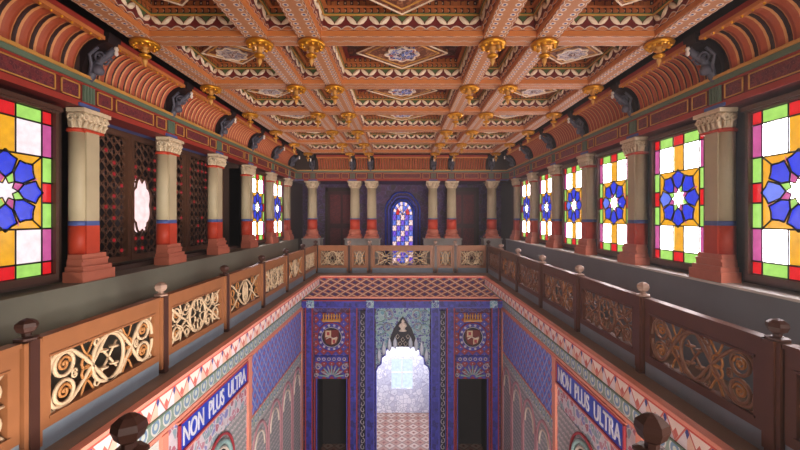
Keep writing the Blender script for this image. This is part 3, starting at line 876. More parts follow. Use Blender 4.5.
# ------------------------------------------------------------------ balustrade
RX, ZT = 3.2, -1.05
def trac(w, h, kind, m, mt, y=0.):
    r = .017
    def T(p, rr=r, closed=False, mm=mt): m.tube([(a, y, b) for a, b in p], rr, mm, 5, closed)
    hw, hh = w/2, h/2
    if kind == 'vine':
        T(circ(0,0,hh*.86,24,hh*.93), .021, True)
        for s in (-1, 1):
            T(spline([(-hw,s*.02),(-hw*.93,s*hh*.80),(-hw*.70,s*hh*.93),(-hw*.45,s*hh*.42),(-hw*.2,-s*hh*.35),(0,-s*hh*.93),(hw*.22,-s*hh*.78),(hw*.45,s*-hh*.1),(hw*.62,s*hh*.6),(hw*.8,s*hh*.93),(hw*.95,s*hh*.6),(hw,s*.03)]), .021)
            for q in (-1, 1):
                T(circ(q*hw*.22, s*hh*.78, hh*.13, 8), .012, True)
                T(circ(q*hw*.60, s*hh*.05, hh*.10, 8), .012, True)
                T(circ(q*hw*.93, s*hh*.88, hh*.10, 8), .012, True)
                T(circ(q*hw*.76, s*hh*.48, hh*.40, 16), .019, True)
                sp = [(q*hw*.76+hh*.28*(1-i/20)*cos(i*.55), s*hh*.48+hh*.28*(1-i/20)*sin(i*.55)) for i in range(20)]
                T(sp, .014, False, 'tanv')
                T(circ(q*hw*.40, s*hh*.12+s*.02, hh*.24, 10), .013, True, 'tanv')
                T(spline([(q*hw*.5,s*hh),(q*hw*.40,s*hh*.5),(q*hw*.28,s*hh*.95)]), .012, False, 'tanv')
        for k in range(4):
            a = pi/4+k*pi/2
            m.lathe([(0,-.012),(.05,-.008),(.05,.008),(0,.012)], mt, (.11*cos(a), y, .13*sin(a)), 6)
            T([(0,0),(.17*cos(a),.2*sin(a))], .014)
    elif kind == 'star':
        T(circ(0,0,hh*.88,20), .019, True)
        st = []
        for k in range(16): rr = hh*(.50 if k % 2 == 0 else .26); st.append((rr*cos(k*pi/8), rr*sin(k*pi/8)))
        T(st, .014, True)
        for k in range(8): T([(hh*.5*cos(k*pi/4), hh*.5*sin(k*pi/4)), (hh*.88*cos(k*pi/4), hh*.88*sin(k*pi/4))], .013)
        for q in (-1, 1):
            for s in (-1, 1):
                T(spline([(0,s*hh),(q*hw*.18,s*hh*.8),(q*hw*.40,s*hh*.1),(q*hw*.58,s*-hh*.2),(q*hw*.85,s*-hh*.75),(q*hw,s*-hh)]), .017)
                T(circ(q*hw*.78, s*hh*.48, hh*.34, 14), .016, True)
                T([(q*hw,s*hh),(q*hw*.62,s*hh*.2),(q*hw*.42,s*hh),(q*hw*.25,s*hh*.45)], .015)
                T(circ(q*hw*.42, s*hh*.66, hh*.16, 8), .012, True)
            T([(q*hw*.45,0),(q*hw*.62,hh*.24),(q*hw*.8,0),(q*hw*.62,-hh*.24)], .015, True)
            T([(q*hw*.8,0),(q*hw,0)], .015)
            for s in (-1, 1):
                T(circ(q*hw*.78, s*hh*.48, hh*.15, 8), .011, True, 'tanv' if mt == 'trac' else mt)
                T(spline([(q*hw*.30,s*hh*.55),(q*hw*.45,s*hh*.30),(q*hw*.60,s*hh*.50),(q*hw*.66,s*hh)]), .012)
                T(circ(q*hw*.16, s*hh*.62, hh*.12, 8), .011, True)
    else:
        for s in (-1, 1):
            T(spline([(-hw*.5*s,0),(-hw*.28*s,hh*.6),(0,hh),(hw*.0,hh)]), .019); T(spline([(-hw*.5*s,0),(-hw*.28*s,-hh*.6),(0,-hh)]), .019)
            T(spline([(-hw,s*hh*.9),(-hw*.78,s*hh*.75),(-hw*.5,s*hh*.2),(-hw*.3,0)]), .018); T(spline([(hw,s*hh*.9),(hw*.78,s*hh*.75),(hw*.5,s*hh*.2),(hw*.3,0)]), .018)
            for q in (-1, 1):
                T(circ(q*hw*.52, s*hh*.68, hh*.22, 10), .014, True, 'tanv')
                T(circ(q*hw*.80, s*hh*.28, hh*.24, 10), .014, True, 'tanv')
        T(circ(0,0,hh*.42,14,hh*.75), .018, True); T(circ(0,0,hh*.18,10,hh*.35), .013, True)
        T([(0,-hh),(0,hh)], .012)
def make_panel(L, kind, dark=False):
    w_, t_ = ('woodshade', 'tracshade') if dark else ('wood', 'trac')
    t = thing('openwork_railing', '', 'railing')
    h0 = .20   # local z=0 at balcony floor, top rail at 1.01
    f = MB(); s = .10 if L > 1 else .07
    f.box(-L/2, L/2, -.035, .035, .18, .27, w_); f.box(-L/2, L/2, -.035, .035, .81, .97, w_)
    f.box(-L/2, -L/2+s, -.035, .035, .27, .81, w_); f.box(L/2-s, L/2, -.035, .035, .27, .81, w_)
    f.box(-L/2+s-.02, L/2-s+.02, -.045, .045, .255, .275, w_); f.box(-L/2+s-.02, L/2-s+.02, -.045, .045, .805, .825, w_)
    f.build('frame', t)
    c = MB(); c.box(-L/2, L/2, -.055, .055, .97, 1.01, w_); c.build('handrail', t)
    g = MB(); w = L-2*s
    tm = MB(); trac(w, .54, kind, tm, t_)
    g = tm; g.v = [(a, b, z+.54) for a, b, z in g.v]; g.build('tracery', t)
    p = MB(); p.box(-L/2, L/2, -.03, .03, 0, .18, 'plinth'); p.build('plinth', t)
    return t
def make_post(dark=False, pale=False):
    w_ = 'woodshade' if dark else 'wood'; fn = 'finl' if pale else 'fin'
    t = thing('railing_post', '', 'post')
    a = MB(); a.box(-.045,.045,-.075,.075,0,1.01,'fin' if not dark else w_)
    for s in (-1,1): a.box(s*.045, s*.085, -.06, .06, .06, 1.0, w_)
    a.build('shaft', t)
    b = MB(); b.lathe([(.075,1.01),(.09,1.02),(.09,1.035),(.05,1.045)], fn, n=6, smooth=False, rot=pi/6); b.build('collar', t)
    c = MB(); c.lathe([(.034,1.045),(.034,1.07),(.066,1.09),(.084,1.13),(.078,1.16),(.045,1.185),(0,1.20)], fn, n=6, smooth=False, rot=pi/6); c.build('finial', t)
    return t
RG = [3.41+1.9*k for k in range(7)]; RG[6] = 14.81
sidekinds = ['vine','star','eye','star','eye','star']
rk = ['vine','star','vine','star','eye','star']
PL = 1.9-.19
for side, sg in (('left', -1), ('right', 1)):
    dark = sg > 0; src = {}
    kk = sidekinds if sg < 0 else rk
    for k in range(-1, 6):
        kd = 'star' if k < 0 else kk[k]
        y = (RG[k]+RG[k+1])/2 if k >= 0 else 2.66
        L = PL if k >= 0 else 1.30
        lab = '%s openwork panel, %s balcony rail, %s' % ('dark' if dark else 'orange-brown', side,
            'cut by the frame edge' if k < 0 else ('interlaced vines, first full panel' if k == 0 else '%s full panel from the front' % ORD[k]))
        loc = (sg*RX, y, ZF); rz = pi/2
        key = (kd, L)
        if key in src: dup(src[key], lab, loc, rz, 'openwork panels of the %s balcony rail' % side)
        else:
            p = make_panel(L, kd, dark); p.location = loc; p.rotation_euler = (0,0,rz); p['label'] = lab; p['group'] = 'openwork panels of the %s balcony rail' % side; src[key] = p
    s1 = make_post(dark, False); s2 = make_post(dark, True); used = set()
    for k, y in enumerate(RG):
        pale = (k in (1,)) if sg < 0 else k in (1,2,3,4,5)
        s = s2 if pale else s1
        lab = '%s post with %s finial, %s on the %s rail' % ('shade-toned wood' if dark else 'brown wood', 'pale' if pale else 'dark', ('%s from the front' % ORD[k]) if k < 6 else 'in the far corner', side)
        loc = (sg*RX, y, ZF)
        if pale not in used: s.location = loc; s.rotation_euler = (0,0,pi/2); s['label'] = lab; s['group'] = 'posts of the %s balcony rail' % side; used.add(pale)
        else: dup(s, lab, loc, pi/2, 'posts of the %s balcony rail' % side)
BX = [-3.2,-1.95,-1.2,1.24,1.97,3.2]
bpst = make_post(False, True)
for i, (x, d) in enumerate(zip(BX[1:-1], ('outer left','inner left','inner right','outer right'))):
    lab = 'wood post of the back balcony rail, %s of the four' % d
    if i == 0: bpst.location = (x, 14.81, ZF); bpst['label'] = lab; bpst['group'] = 'posts of the back balcony rail'
    else: dup(bpst, lab, (x, 14.81, ZF), 0, 'posts of the back balcony rail')
for i, d in enumerate(('far left','narrow one left of centre','widest one in the centre','narrow one right of centre','far right')):
    L = BX[i+1]-BX[i]-.19
    p = make_panel(L, ('star','eye','star','eye','star')[i]); p.location = ((BX[i]+BX[i+1])/2, 14.81, ZF)
    p['label'] = 'openwork panel of the back balcony rail, '+d; p['group'] = 'openwork panels of the back balcony rail'
# rail right in front of the viewer, its two finials reach into the picture
for x, d in ((-1.2,'left'),(1.1,'right')):
    p = make_post(True, False); p.scale = (.85,.85,1.0); p.location = (x, 1.76, ZF); p['label'] = 'dark hexagonal finial post rising from the bottom edge, at the %s' % d; p['group'] = 'posts of the rail before the viewer'
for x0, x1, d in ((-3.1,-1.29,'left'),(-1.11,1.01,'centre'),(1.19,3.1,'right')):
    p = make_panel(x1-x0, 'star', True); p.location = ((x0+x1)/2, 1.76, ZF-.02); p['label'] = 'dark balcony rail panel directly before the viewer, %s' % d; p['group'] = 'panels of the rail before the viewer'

# ------------------------------------------------------------------ well edge, coved frieze and lower walls
def strip(m, p0, p1, q0, q1, mt, L):
    # quad from edge p0-p1 (top) to q0-q1 (bottom), uv: metres along, 0..1 down->up
    m.poly([q0, q1, p1, p0], mt, [(0,0),(L,0),(L,1),(0,1)])
for sg, nm, n_ in ((-1,'left',10),(1,'right',11)):
    m = MB(); m.box(sg*(LEDX-.05), sg*(LEDX+.05), 2.0, LEDY+.05, ZF-.03, ZF+.012, 'pink'); m.box(sg*(LEDX-.03), sg*(LEDX+.05), 2.0, LEDY+.03, ZF-.065, ZF-.03, 'pinkred')
    struct(m.build('trim_%d' % n_))
m = MB(); m.box(-LEDX-.05, LEDX+.05, LEDY-.05, LEDY+.05, ZF-.03, ZF+.013, 'pink'); m.box(-LEDX, LEDX, LEDY-.03, LEDY+.05, ZF-.065, ZF-.03, 'pinkred')
struct(m.build('trim_12'))
ZC0, ZC1 = ZF-.06, -3.04
for sg, nm, n_ in ((-1,'left',13),(1,'right',14)):
    m = MB()
    m.poly([(sg*LEDX,2.0,-2.36),(sg*LEDX,LEDY,-2.36),(sg*LEDX,LEDY,ZC0),(sg*LEDX,2.0,ZC0)], 'zig', [(0,0),(LEDY-2,0),(LEDY-2,1),(0,1)])
    m.box(sg*(LEDX+.002), sg*(LEDX+.12), 1.8, LEDY, -2.36, ZC0, 'pink'); m.box(sg*(LEDX-.012), sg*(LEDX+.12), 2.0, LEDY, -2.385, -2.36, 'teal')
    m.box(sg*(LEDX+.12), sg*LWX, 1.8, LEDY, -2.30, -2.26, 'pink')
    m.box(sg*LWX, sg*(LWX-.05), .5, LWY, ZC1-.04, ZC1+.02, 'teal')
    m.box(sg*LWX, sg*(LWX-.015), .5, LWY, ZC1-.34, ZC1-.04, 'rings', norm=True)
    m.box(sg*LWX, sg*(LWX-.04), .5, LWY, ZC1-.40, ZC1-.34, 'pink')
    struct(m.build('trim_%d' % n_))
m = MB(); m.poly([(-LWX,LWY,ZC1),(LWX,LWY,ZC1),(LEDX,LEDY,ZC0),(-LEDX,LEDY,ZC0)], 'loz', [(-LWX,0),(LWX,0),(LEDX,1.5),(-LEDX,1.5)])
m.box(-LWX, LWX, LWY-.05, LWY, ZC1-.05, ZC1+.02, 'pink'); struct(m.build('trim_15'))
# side walls of the lower hall
for sg, nm in ((-1,'left'),(1,'right')):
    m = MB()
    m.box(sg*LWX, sg*(LWX+.3), .5, LWY+.3, -9.3, ZF-.12, 'arab')
    struct(m.build('wall_%s_lower' % nm))
    # pattern fields
    f = MB()
    f.box(sg*LWX, sg*(LWX-.02), 9.98, LWY, -9.3, -5.35, 'scale'); f.box(sg*LWX, sg*(LWX-.025), 9.98, LWY, -5.35, -5.05, 'rings', norm=True)
    f.box(sg*LWX, sg*(LWX-.012), 6.4, 9.7, -9.3, -4.55, 'scale')
    for y0 in (9.78, 6.25, 15.0): f.box(sg*LWX, sg*(LWX-.06), y0, y0+.16, -9.3, ZC1-.40, 'pink')
    f.box(sg*LWX, sg*(LWX-.03), .6, 6.2, -9.3, ZC1-.42, 'rings')
    for i in range(4):
        yc = 10.6+1.25*i; pts = [(sg*(LWX-.03), yc+.55*cos(a), -6.2+.75*sin(a)) for a in [k*pi/16 for k in range(17)]]
        f.tube([(sg*(LWX-.03), yc+.55, -9.2)]+pts+[(sg*(LWX-.03), yc-.55, -9.2)], .04, 'archpink', 5)
        f.tube([(sg*(LWX-.03), yc+.38*cos(a), -6.2+.52*sin(a)) for a in [k*pi/16 for k in range(17)]], .03, 'white', 5)
    struct(f.build('trim_%d' % (16 if sg < 0 else 17)))
    # blind arch under the inscription
    t = thing('blind_arch', 'dark round-headed niche under the inscription on the %s lower wall' % nm, 'niche', (sg*LWX, 8.25, -9.3), 0, 'niches of the lower side walls')
    b = MB(); R = .42; zc = 9.3-5.3
    P = [(R, 0.), (R, zc)]+[(R*cos(a), zc+R*1.1*sin(a)) for a in [k*pi/14 for k in range(1,14)]]+[(-R, zc), (-R, 0.)]
    b.prism(P, 'yz', -sg*.02, -sg*.035, 'dark'); b.build('shade_sheet', t)  # flat dark sheet, its colour stands for the shade inside the niche
    b = MB()
    for rr, mt, th in ((R+.03,'white',.03),(R+.14,'spand',.05),(R+.27,'jamb',.03)):
        b.tube([(-sg*.04, rr*cos(a), zc+rr*1.1*sin(a)) for a in [k*pi/24 for k in range(25)]], th, mt, 6)
    b.build('arch_ring', t)
    # inscription panel
    t = thing('inscription_panel', 'blue panel lettered NON PLUS ULTRA in white on the %s lower wall' % nm, 'inscription', (sg*(LWX-.015), 8.25, -4.0), 0, None)
    b = MB(); b.box(0, -sg*.02, -1.47, 1.47, 0, .47, 'txtblue'); b.build('panel', t)
    b = MB()
    for z in (-.03, .47): b.box(0, -sg*.045, -1.5, 1.5, z, z+.035, 'jamb')
    for y in (-1.5, 1.47): b.box(0, -sg*.045, y, y+.035, -.03, .50, 'jamb')
    for z in (-.07, .505): b.box(0, -sg*.035, -1.54, 1.54, z, z+.03, 'pink')
    b.build('frame', t)
    words = []
    for wd in ('NON', 'PLUS', 'ULTRA'):
        cu = bpy.data.curves.new('lettering', 'FONT'); cu.body = wd; cu.size = .47; cu.extrude = .006; cu.offset = .006
        to = bpy.data.objects.new('tmp_text', cu); C.objects.link(to)
        dg = bpy.context.evaluated_depsgraph_get(); me = bpy.data.meshes.new_from_object(to.evaluated_get(dg)); bpy.data.objects.remove(to)
        xs = [v.co.x for v in me.vertices]; words.append((me, min(xs), max(xs)))
    gap = .30; tot = sum(w[2]-w[1] for w in words)+2*gap; sc_ = 2.75/tot; cur = -2.75/2
    for me, lo, hi in words:
        for v in me.vertices:
            x = cur+(v.co.x-lo)*sc_; v.co = (-sg*(.026+v.co.z), (x if sg < 0 else -x), v.co.y+.07)
        cur += (hi-lo+gap)*sc_
        me.materials.clear(); me.materials.append(M['txtw']); me.name = 'lettering'
        o = bpy.data.objects.new('lettering', me); C.objects.link(o); o.parent = t
    # blue diaper panel
    t = thing('diaper_panel', 'large blue lozenge-patterned wall panel beside the inscription on the %s lower wall' % nm, 'wall panel', (sg*(LWX-.015), 12.45, -5.0), 0, None)
    b = MB(); b.box(0, -sg*.02, -2.45, 2.5, 0, 1.52, 'diap'); b.build('panel', t)
    b = MB()
    for z in (-.04, 1.52): b.box(0, -sg*.04, -2.5, 2.55, z, z+.04, 'pink')
    for y in (-2.5, 2.5): b.box(0, -sg*.04, y, y+.05, -.04, 1.56, 'pink')
    b.build('frame', t)
    if sg < 0:
        pass

# ------------------------------------------------------------------ lower back wall with doorways
DZ = -9.3
def archpoly(hw, steps, ztop, zbot): return [(-hw, zbot)]+[(-x, z) for x, z in steps]+[(x, z) for x, z in steps[::-1]]+[(hw, zbot)]
m = MB()
YB0, YB1 = LWY, LWY+.3
m.box(-5.0, -3.25, YB0, YB1, DZ, ZF-.12, 'backlow'); m.box(3.25, 5.0, YB0, YB1, DZ, ZF-.12, 'backlow')
m.box(-1.98, -.985, YB0, YB1, DZ, ZF-.12, 'backlow'); m.box(1.045, 1.98, YB0, YB1, DZ, ZF-.12, 'backlow')
for a, b, z in ((-3.25,-1.98,-6.15),(1.98,3.25,-6.15),(-.985,1.045,-4.85)): m.box(a, b, YB0, YB1, z, ZF-.12, 'backlow')
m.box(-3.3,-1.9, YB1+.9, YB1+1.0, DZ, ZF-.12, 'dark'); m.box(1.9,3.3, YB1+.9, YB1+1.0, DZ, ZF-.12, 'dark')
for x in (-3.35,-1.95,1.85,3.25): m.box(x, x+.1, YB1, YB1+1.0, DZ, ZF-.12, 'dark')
struct(m.build('wall_back_lower'))
# lintel and timbers
m = MB(); m.box(-LWX, LWX, LWY-.14, LWY, -3.42, -3.14, 'blueb'); m.box(-LWX, LWX, LWY-.15, LWY-.13, -3.17, -3.13, 'jamb'); m.box(-LWX, LWX, LWY-.15, LWY-.13, -3.43, -3.40, 'lilac')
for x in (-1.2, 1.25, -3.45, 3.45): m.box(x-.14, x+.14, LWY-.17, LWY-.13, -3.42, -3.14, 'spand')
struct(m.build('trim_20'))
for x, w, d, g in ((-3.5,.12,'at the left corner',0),(-1.83,.13,'right of the left doorway',0),(-1.20,.135,'left of the bright central arch',1),(1.25,.135,'right of the bright central arch',1),(1.83,.13,'left of the right doorway',0),(3.5,.12,'at the right corner',0)):
    t = thing('painted_pilaster', '%s blue painted pilaster %s' % ('wide' if g else 'narrow', d), 'pilaster', (x, LWY-.07, DZ), 0, 'blue pilasters of the lower back wall')
    b = MB(); b.box(-w, w, -.10, .05, 0, -3.42-DZ, 'blueb'); b.build('shaft', t)
    b = MB()
    for s in (-1,1): b.box(s*(w-.015), s*(w+.02), -.12, 0, 0, -3.42-DZ, 'lilac' if g else 'jamb')
    b.build('edge_moulding', t)
for x, d in ((-1.49,'left'),(1.54,'right')):
    t = thing('scroll_strip', 'dark upright strip of pale scrollwork on the %s side of the central arch' % d, 'ornament', (x, LWY-.035, DZ), 0, 'scrollwork strips of the lower back wall')
    b = MB(); b.box(-.10, .10, -.05, .02, 0, 5.75, 'black'); b.build('backing', t)
    b = MB()
    for i in range(24):
        z = .16+i*.235; s = 1 if i % 2 else -1
        pts = [(s*.07*sin(a*1.0)*(1 if a < pi*1.3 else .5), -.06, z+.09*cos(a)) for a in [k*2*pi*.8/10 for k in range(11)]]
        b.tube(pts, .018, 'scroll', 4)
    for s in (-1,1): b.box(s*.095, s*.115, -.06, 0, 0, 5.75, 'lilac')
    b.build('scrollwork', t)
# central arch
st = [(1.06,-5.85),(1.0,-5.66),(.86,-5.56),(.84,-5.32),(.70,-5.22),(.66,-5.02),(.50,-4.95),(.46,-4.86)]
t = thing('lobed_arch', 'tall lobed arch framing the bright central doorway', 'arch', (0.03, LWY-.01, DZ))
b = MB()
z0 = -DZ
outer = [(-1.06,-3.42+z0),(1.06,-3.42+z0)]
inn = [(x, z+z0) for x, z in st]+[(-x, z+z0) for x, z in st[::-1]]
# filling above the arch as convex column strips
xs = [-1.06,-1.0,-.86,-.84,-.70,-.66,-.50,-.46,.46,.50,.66,.70,.84,.86,1.0,1.06]
zl = {1.06:-5.85,1.0:-5.66,.86:-5.56,.84:-5.32,.70:-5.22,.66:-5.02,.50:-4.95,.46:-4.86}
for i in range(len(xs)-1):
    a, c = xs[i], xs[i+1]
    b.prism([(a, zl[round(abs(a),2)]+z0),(c, zl[round(abs(c),2)]+z0),(c,-3.42+z0),(a,-3.42+z0)], 'xz', -.06, 0, 'spand')
b.build('spandrel', t)
b = MB(); b.tube([(x, -.07, z) for x, z in inn], .035, 'lilac', 5)
b.tube([(1.05,-.07,0),(1.05,-.07,-5.85+z0)], .03, 'lilac', 5); b.tube([(-1.05,-.07,0),(-1.05,-.07,-5.85+z0)], .03, 'lilac', 5); b.build('arch_moulding', t)
b = MB()
b.prism([(-.62,-4.9+z0),(.62,-4.9+z0),(.34,-4.2+z0),(0,-3.75+z0),(-.34,-4.2+z0)], 'xz', -.10, -.06, 'black')
b.build('dark_gable', t)
b = MB()
b.lathe([(.14,0),(.16,.03),(.08,.08),(.10,.14),(.17,.20),(.12,.28),(.05,.33),(.07,.38),(0,.47)], 'white', (0,-.15,-4.3+z0), 10, sy=.5)
for s in (-1,1):
    for i, (x, z, h) in enumerate(((.30,-4.95,.42),(.52,-5.05,.5),(.74,-5.2,.5),(.92,-5.45,.5))):
        b.lathe([(.03,0),(.085,h*.3),(.08,h*.6),(.03,h*.9),(0,h*1.08)], 'palelf', (s*x,-.13,z+z0), 6, sy=.5)
for (x, z) in ((0,-4.62),(-.2,-4.5),(.2,-4.5),(-.11,-4.78),(.11,-4.78)):
    b.tube([(x,-.12,z+.09+z0),(x+.07,-.12,z+z0),(x,-.12,z-.09+z0),(x-.07,-.12,z+z0)], .016, 'white', 4, closed=True)
for s in (-1,1):
    for (x,z,r) in ((.86,-3.75,.22),(.55,-3.68,.16),(.86,-4.25,.20),(.60,-4.15,.14)):
        b.tube([(s*x+r*cos(a),-.09,z+z0+r*sin(a)) for a in [k*pi/6 for k in range(12)]], .02, 'spand' if r > .17 else 'scroll', 4, closed=True)
b.build('white_ornament', t); t.scale = (.965,1,1)
# room beyond the arch
m = MB()
m.box(-1.8, -1.6, YB1, 19.2, -9.3, -4.4, 'vest'); m.box(1.6, 1.8, YB1, 19.2, -9.3, -4.4, 'vest'); m.box(-2.2, 2.2, YB1, 19.2, -4.5, -4.4, 'vest')
m.box(-2.2, -.5, 19.0, 19.2, -9.3, -4.5, 'vest'); m.box(.5, 2.2, 19.0, 19.2, -9.3, -4.5, 'vest'); m.box(-.5, .5, 19.0, 19.2, -9.3, -8.15, 'vest'); m.box(-.5, .5, 19.0, 19.2, -6.75, -4.5, 'vest')
struct(m.build('wall_vestibule'))
m = MB(); m.poly([(-.5,19.1,-8.15),(.5,19.1,-8.15),(.5,19.1,-6.75),(-.5,19.1,-6.75)], 'g_vest'); o = struct(m.build('window_20'))
m = MB(); m.box(-.015,.015,19.05,19.1,-8.15,-6.75,'white'); m.box(-.5,.5,19.05,19.1,-7.42,-7.39,'white'); m.build('window_frame', o)
lt = bpy.data.lights.new('vestibule_fill', 'AREA'); lt.size = 2.5; lt.energy = 130; lt.color = (.86,.92,1)  # hidden area light added to brighten the room beyond the arch
lo_ = bpy.data.objects.new('vestibule_fill', lt); C.objects.link(lo_); lo_.location = (0, 17.3, -4.55)
# doorway bays with medallions
for s, nm, cx in ((-1,'left',-2.66),(1,'right',2.67)):
    t = thing('door_surround', 'painted surround with a scalloped fan over the dark %s doorway' % nm, 'door surround', (cx, LWY-.035, DZ), 0, 'surrounds of the side doorways')
    b = MB(); b.box(-.645,.645,-.03,.02,-6.12+z0,-5.46+z0,'bluered'); b.box(-.645,.645,-.07,.02,-5.46+z0,-5.26+z0,'blueb'); b.build('tympanum', t)
    b = MB()
    for i in range(9):
        a = pi*(i+.5)/9; b.tube([(.12*cos(a),-.05,-6.05+z0+.1*sin(a)),(.48*cos(a),-.06,-6.05+z0+.45*sin(a))], .03, 'scroll' if i % 2 else 'spand', 5)
    for q in (-1,1):
        scroll_ring(b, q*.52, -.06, -5.66+z0, .13, 'scroll', 'y', .025); scroll_ring(b, q*.60, -.06, -5.98+z0, .09, 'scroll', 'y', .02)
    for i in range(6): b.tube([(-.5+.2*i+.06*cos(a),-.08,-5.36+z0+.05*sin(a)) for a in [k*pi/4 for k in range(8)]], .014, 'white', 4, closed=True)
    b.build('fan_ornament', t)
    b = MB()
    for q in (-1,1): b.box(q*.64, q*.68, -.09, .02, 0, -6.1+z0, 'jamb'); b.box(q*.58, q*.61, -.06, .02, 0, -6.1+z0, 'lilac')
    b.build('jamb', t); t.scale = (.96,1,1)
    t = thing('coat_of_arms', 'round coat of arms with quartered shield and crown above the %s doorway' % nm, 'coat of arms', (cx, LWY-.035, -5.24), 0, 'coats of arms of the lower back wall')
    b = MB(); b.box(-.645,.645,-.02,.02,0,1.62,'bluered'); b.build('panel', t)
    b = MB(); zc = .70
    b.prism([(.52*cos(a), zc+.52*sin(a)) for a in [k*pi/16 for k in range(32)]], 'xz', -.05, -.02, 'blueb')
    b.prism([(.36*cos(a), zc+.36*sin(a)) for a in [k*pi/16 for k in range(32)]], 'xz', -.07, -.05, 'black')
    for rr, mt in ((.54,'jamb'),(.37,'scroll')): b.tube([(rr*cos(a), -.06, zc+rr*sin(a)) for a in [k*pi/14 for k in range(28)]], .018, mt, 4, closed=True)
    for i in range(14):
        a = 2*pi*i/14; b.prism([(.45*cos(a)+.05*cos(q), zc+.45*sin(a)+.05*sin(q)) for q in [k*pi/3 for k in range(6)]], 'xz', -.065, -.05, 'scroll')
    b.build('ring', t)
    b = MB()
    top, bot = zc+.28, zc-.30
    b.prism([(-.27,top),(-.28,zc),(-.20,zc-.22),(0,bot),(.20,zc-.22),(.28,zc),(.27,top)], 'xz', -.10, -.07, 'maroon')
    b.prism([(-.22,top-.02),(-.23,zc+.01),(-.01,zc+.01),(-.01,top-.02)], 'xz', -.11, -.10, 'capst'); b.prism([(.01,zc-.01),(.23,zc-.01),(.17,zc-.19),(.01,bot+.04)], 'xz', -.11, -.10, 'capst')
    b.tube([(-.2,-.12,zc-.05),(-.05,-.12,zc+.03),(.08,-.12,zc-.03),(.22,-.12,zc+.02)], .022, 'white', 5)
    for (x, z) in ((-.12,zc+.15),(.1,zc-.14)):
        b.box(x-.05,x+.05,-.12,-.11,z-.06,z+.06,'jamb')
    b.build('shield', t)
    b = MB(); zt = 1.36
    b.box(-.34,.34,-.13,-.03,zt-.06,zt,'goldp')
    for i in range(7):
        x = -.30+.1*i; b.lathe([(.05,0),(.02,.08),(.045,.15),(.015,.22),(0,.26)], 'goldp', (x,-.08,zt), 6)
    b.build('crown', t)
# ------------------------------------------------------------------ back vestibule of the upper gallery
m = MB()
YV = 18.0
m.box(-5.0, -.52, YV, YV+.2, ZF, 3.0, 'purple'); m.box(.52, 5.0, YV, YV+.2, ZF, 3.0, 'purple'); m.box(-.52,.52,YV,YV+.2,.72,3.0,'purple')
struct(m.build('wall_back'))
m = MB(); m.box(-5.0, 5.0, 16.23, YV, 1.46, 1.56, 'purple'); struct(m.build('ceiling_back_gallery'))
for x, d in ((-3.05,1),(-2.35,1),(2.35,1),(3.05,1)):
    pass
for i, (x, d) in enumerate(((-2.7,'left'),(2.7,'right'))):
    m = MB(); m.box(x-.62, x+.62, YV-.06, YV, ZF, 1.15, 'door'); o = struct(m.build('door_%d' % (i+1)))
    m = MB()
    for q in (-1,1):
        m.box(x+q*.62, x+q*.74, YV-.10, YV, ZF, 1.3, 'wallu'); m.box(x+q*.05, x+q*.52, YV-.085, YV-.06, -.3, 1.0, 'mpanel'); m.box(x+q*.05, x+q*.52, YV-.085, YV-.06, ZF+.2, -.5, 'mpanel')
    m.box(x-.74, x+.74, YV-.10, YV, 1.15, 1.32, 'wallu'); m.build('door_frame', o)
# glowing arched window
t = struct(thing('window_21', 'glowing arched stained glass window between the central back columns', 'window', (0.03, YV, ZF)))
del t['category']
b = MB(); R = .46; zs = -ZF+.10
for i in range(5):
    x0 = -R+2*R*i/5; x1 = x0+2*R/5
    for j in range(9):
        z0_ = .0+j*.24
        b.poly([(x0,0,z0_),(x1,0,z0_),(x1,0,z0_+.24),(x0,0,z0_+.24)], ('g_rose','g_lblue','g_violet')[(i*2+j) % 3])
cz = zs
segs = 12
for i in range(segs):
    a0, a1 = pi*i/segs, pi*(i+1)/segs
    for r0, r1, mm in ((0,.16,['g_lblue','g_rose'][i//2 % 2]),(.16,.31,['g_red','g_lblue','g_rose','g_red'][(i//3) % 4]),(.31,.44,['g_rose','g_lblue'][i % 2])):
        pts = [(r0*cos(a0),0,cz+1.35*r0*sin(a0)),(r1*cos(a0),0,cz+1.35*r1*sin(a0)),(r1*cos(a1),0,cz+1.35*r1*sin(a1)),(r0*cos(a1),0,cz+1.35*r0*sin(a1))]
        b.poly(pts if r0 > 0 else pts[1:], mm)
b.build('stained_glass', t)
b = MB()
for i in range(6): b.tube([(-R+2*R*i/5,-.02,0),(-R+2*R*i/5,-.02,2.16)], .014, 'lead', 4)
for j in range(10): b.tube([(-R,-.02,j*.24),(R,-.02,j*.24)], .012, 'lead', 4)
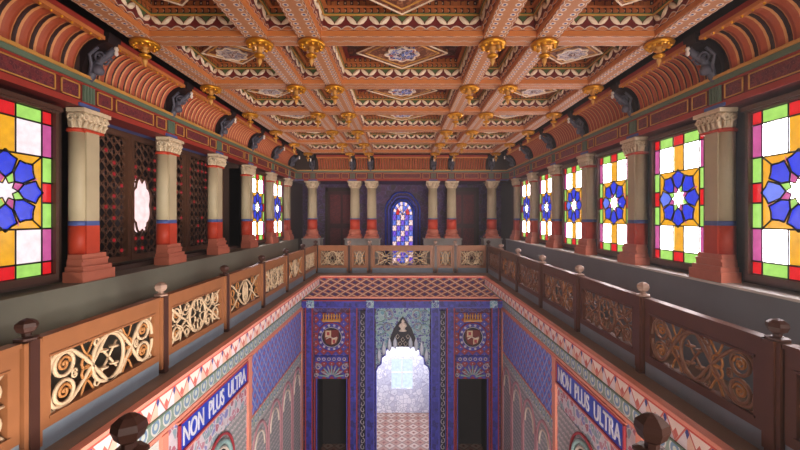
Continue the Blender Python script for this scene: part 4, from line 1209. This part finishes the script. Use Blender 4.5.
for j in range(9):
    for i in range(5):
        x = -R+2*R*(i+.5)/5; z = j*.24+.12
        b.tube([(x-.07,-.02,z),(x,-.02,z+.1),(x+.07,-.02,z),(x,-.02,z-.1)], .010, 'lead', 4, closed=True)
for r in (.16,.31,.44): b.tube([(r*cos(a),-.02,cz+1.35*r*sin(a)) for a in [k*pi/16 for k in range(17)]], .012, 'lead', 4)
for i in range(7): b.tube([(0,-.02,cz),(.44*cos(pi*i/6),-.02,cz+.59*sin(pi*i/6))], .010, 'lead', 4)
b.build('leading', t)
b = MB()
for r, mt, th in ((.50,'txtblue',.06),(.62,'lilac',.05),(.76,'txtblue',.04)):
    L = [(r*(1+.05*abs(sin(a*4)))*cos(a),-.06,cz+1.3*r*(1+.05*abs(sin(a*4)))*sin(a)) for a in [k*pi/32 for k in range(33)]]
    b.tube([(L[0][0],-.06,0)]+L+[(L[-1][0],-.06,0)], th, mt, 6)
b.build('arch_surround', t)

# ------------------------------------------------------------------ light, camera, output
w = bpy.data.worlds.new('daylight'); bpy.context.scene.world = w; w.use_nodes = True
w.node_tree.nodes['Background'].inputs[0].default_value = (.75,.85,1,1); w.node_tree.nodes['Background'].inputs[1].default_value = 1.0
vs = w.node_tree.nodes.new('ShaderNodeVolumeScatter'); vs.inputs['Density'].default_value = .006; vs.inputs['Anisotropy'].default_value = .5
w.node_tree.links.new(vs.outputs[0], w.node_tree.nodes['World Output'].inputs['Volume'])
for o in list(C.objects):
    if o.parent is None: o.location.z += CZ
cam = bpy.data.cameras.new('camera'); co = bpy.data.objects.new('camera', cam); C.objects.link(co)
co.location = (0, 0, CZ); co.rotation_euler = (pi/2, 0, 0)
cam.sensor_width = 36; cam.lens = 18; cam.clip_start = .05
cam.shift_x = -2/800; cam.shift_y = -8/800
bpy.context.scene.camera = co
sc = bpy.context.scene
sc.view_settings.view_transform = 'Standard'; sc.view_settings.look = 'None'; sc.view_settings.gamma = 1; sc.view_settings.use_curve_mapping = False
sc.view_settings.exposure = EXPO
sc.cycles.max_bounces = 6; sc.cycles.diffuse_bounces = 4; sc.cycles.glossy_bounces = 3
sc.cycles.use_denoising = True
sc.cycles.sample_clamp_indirect = 4
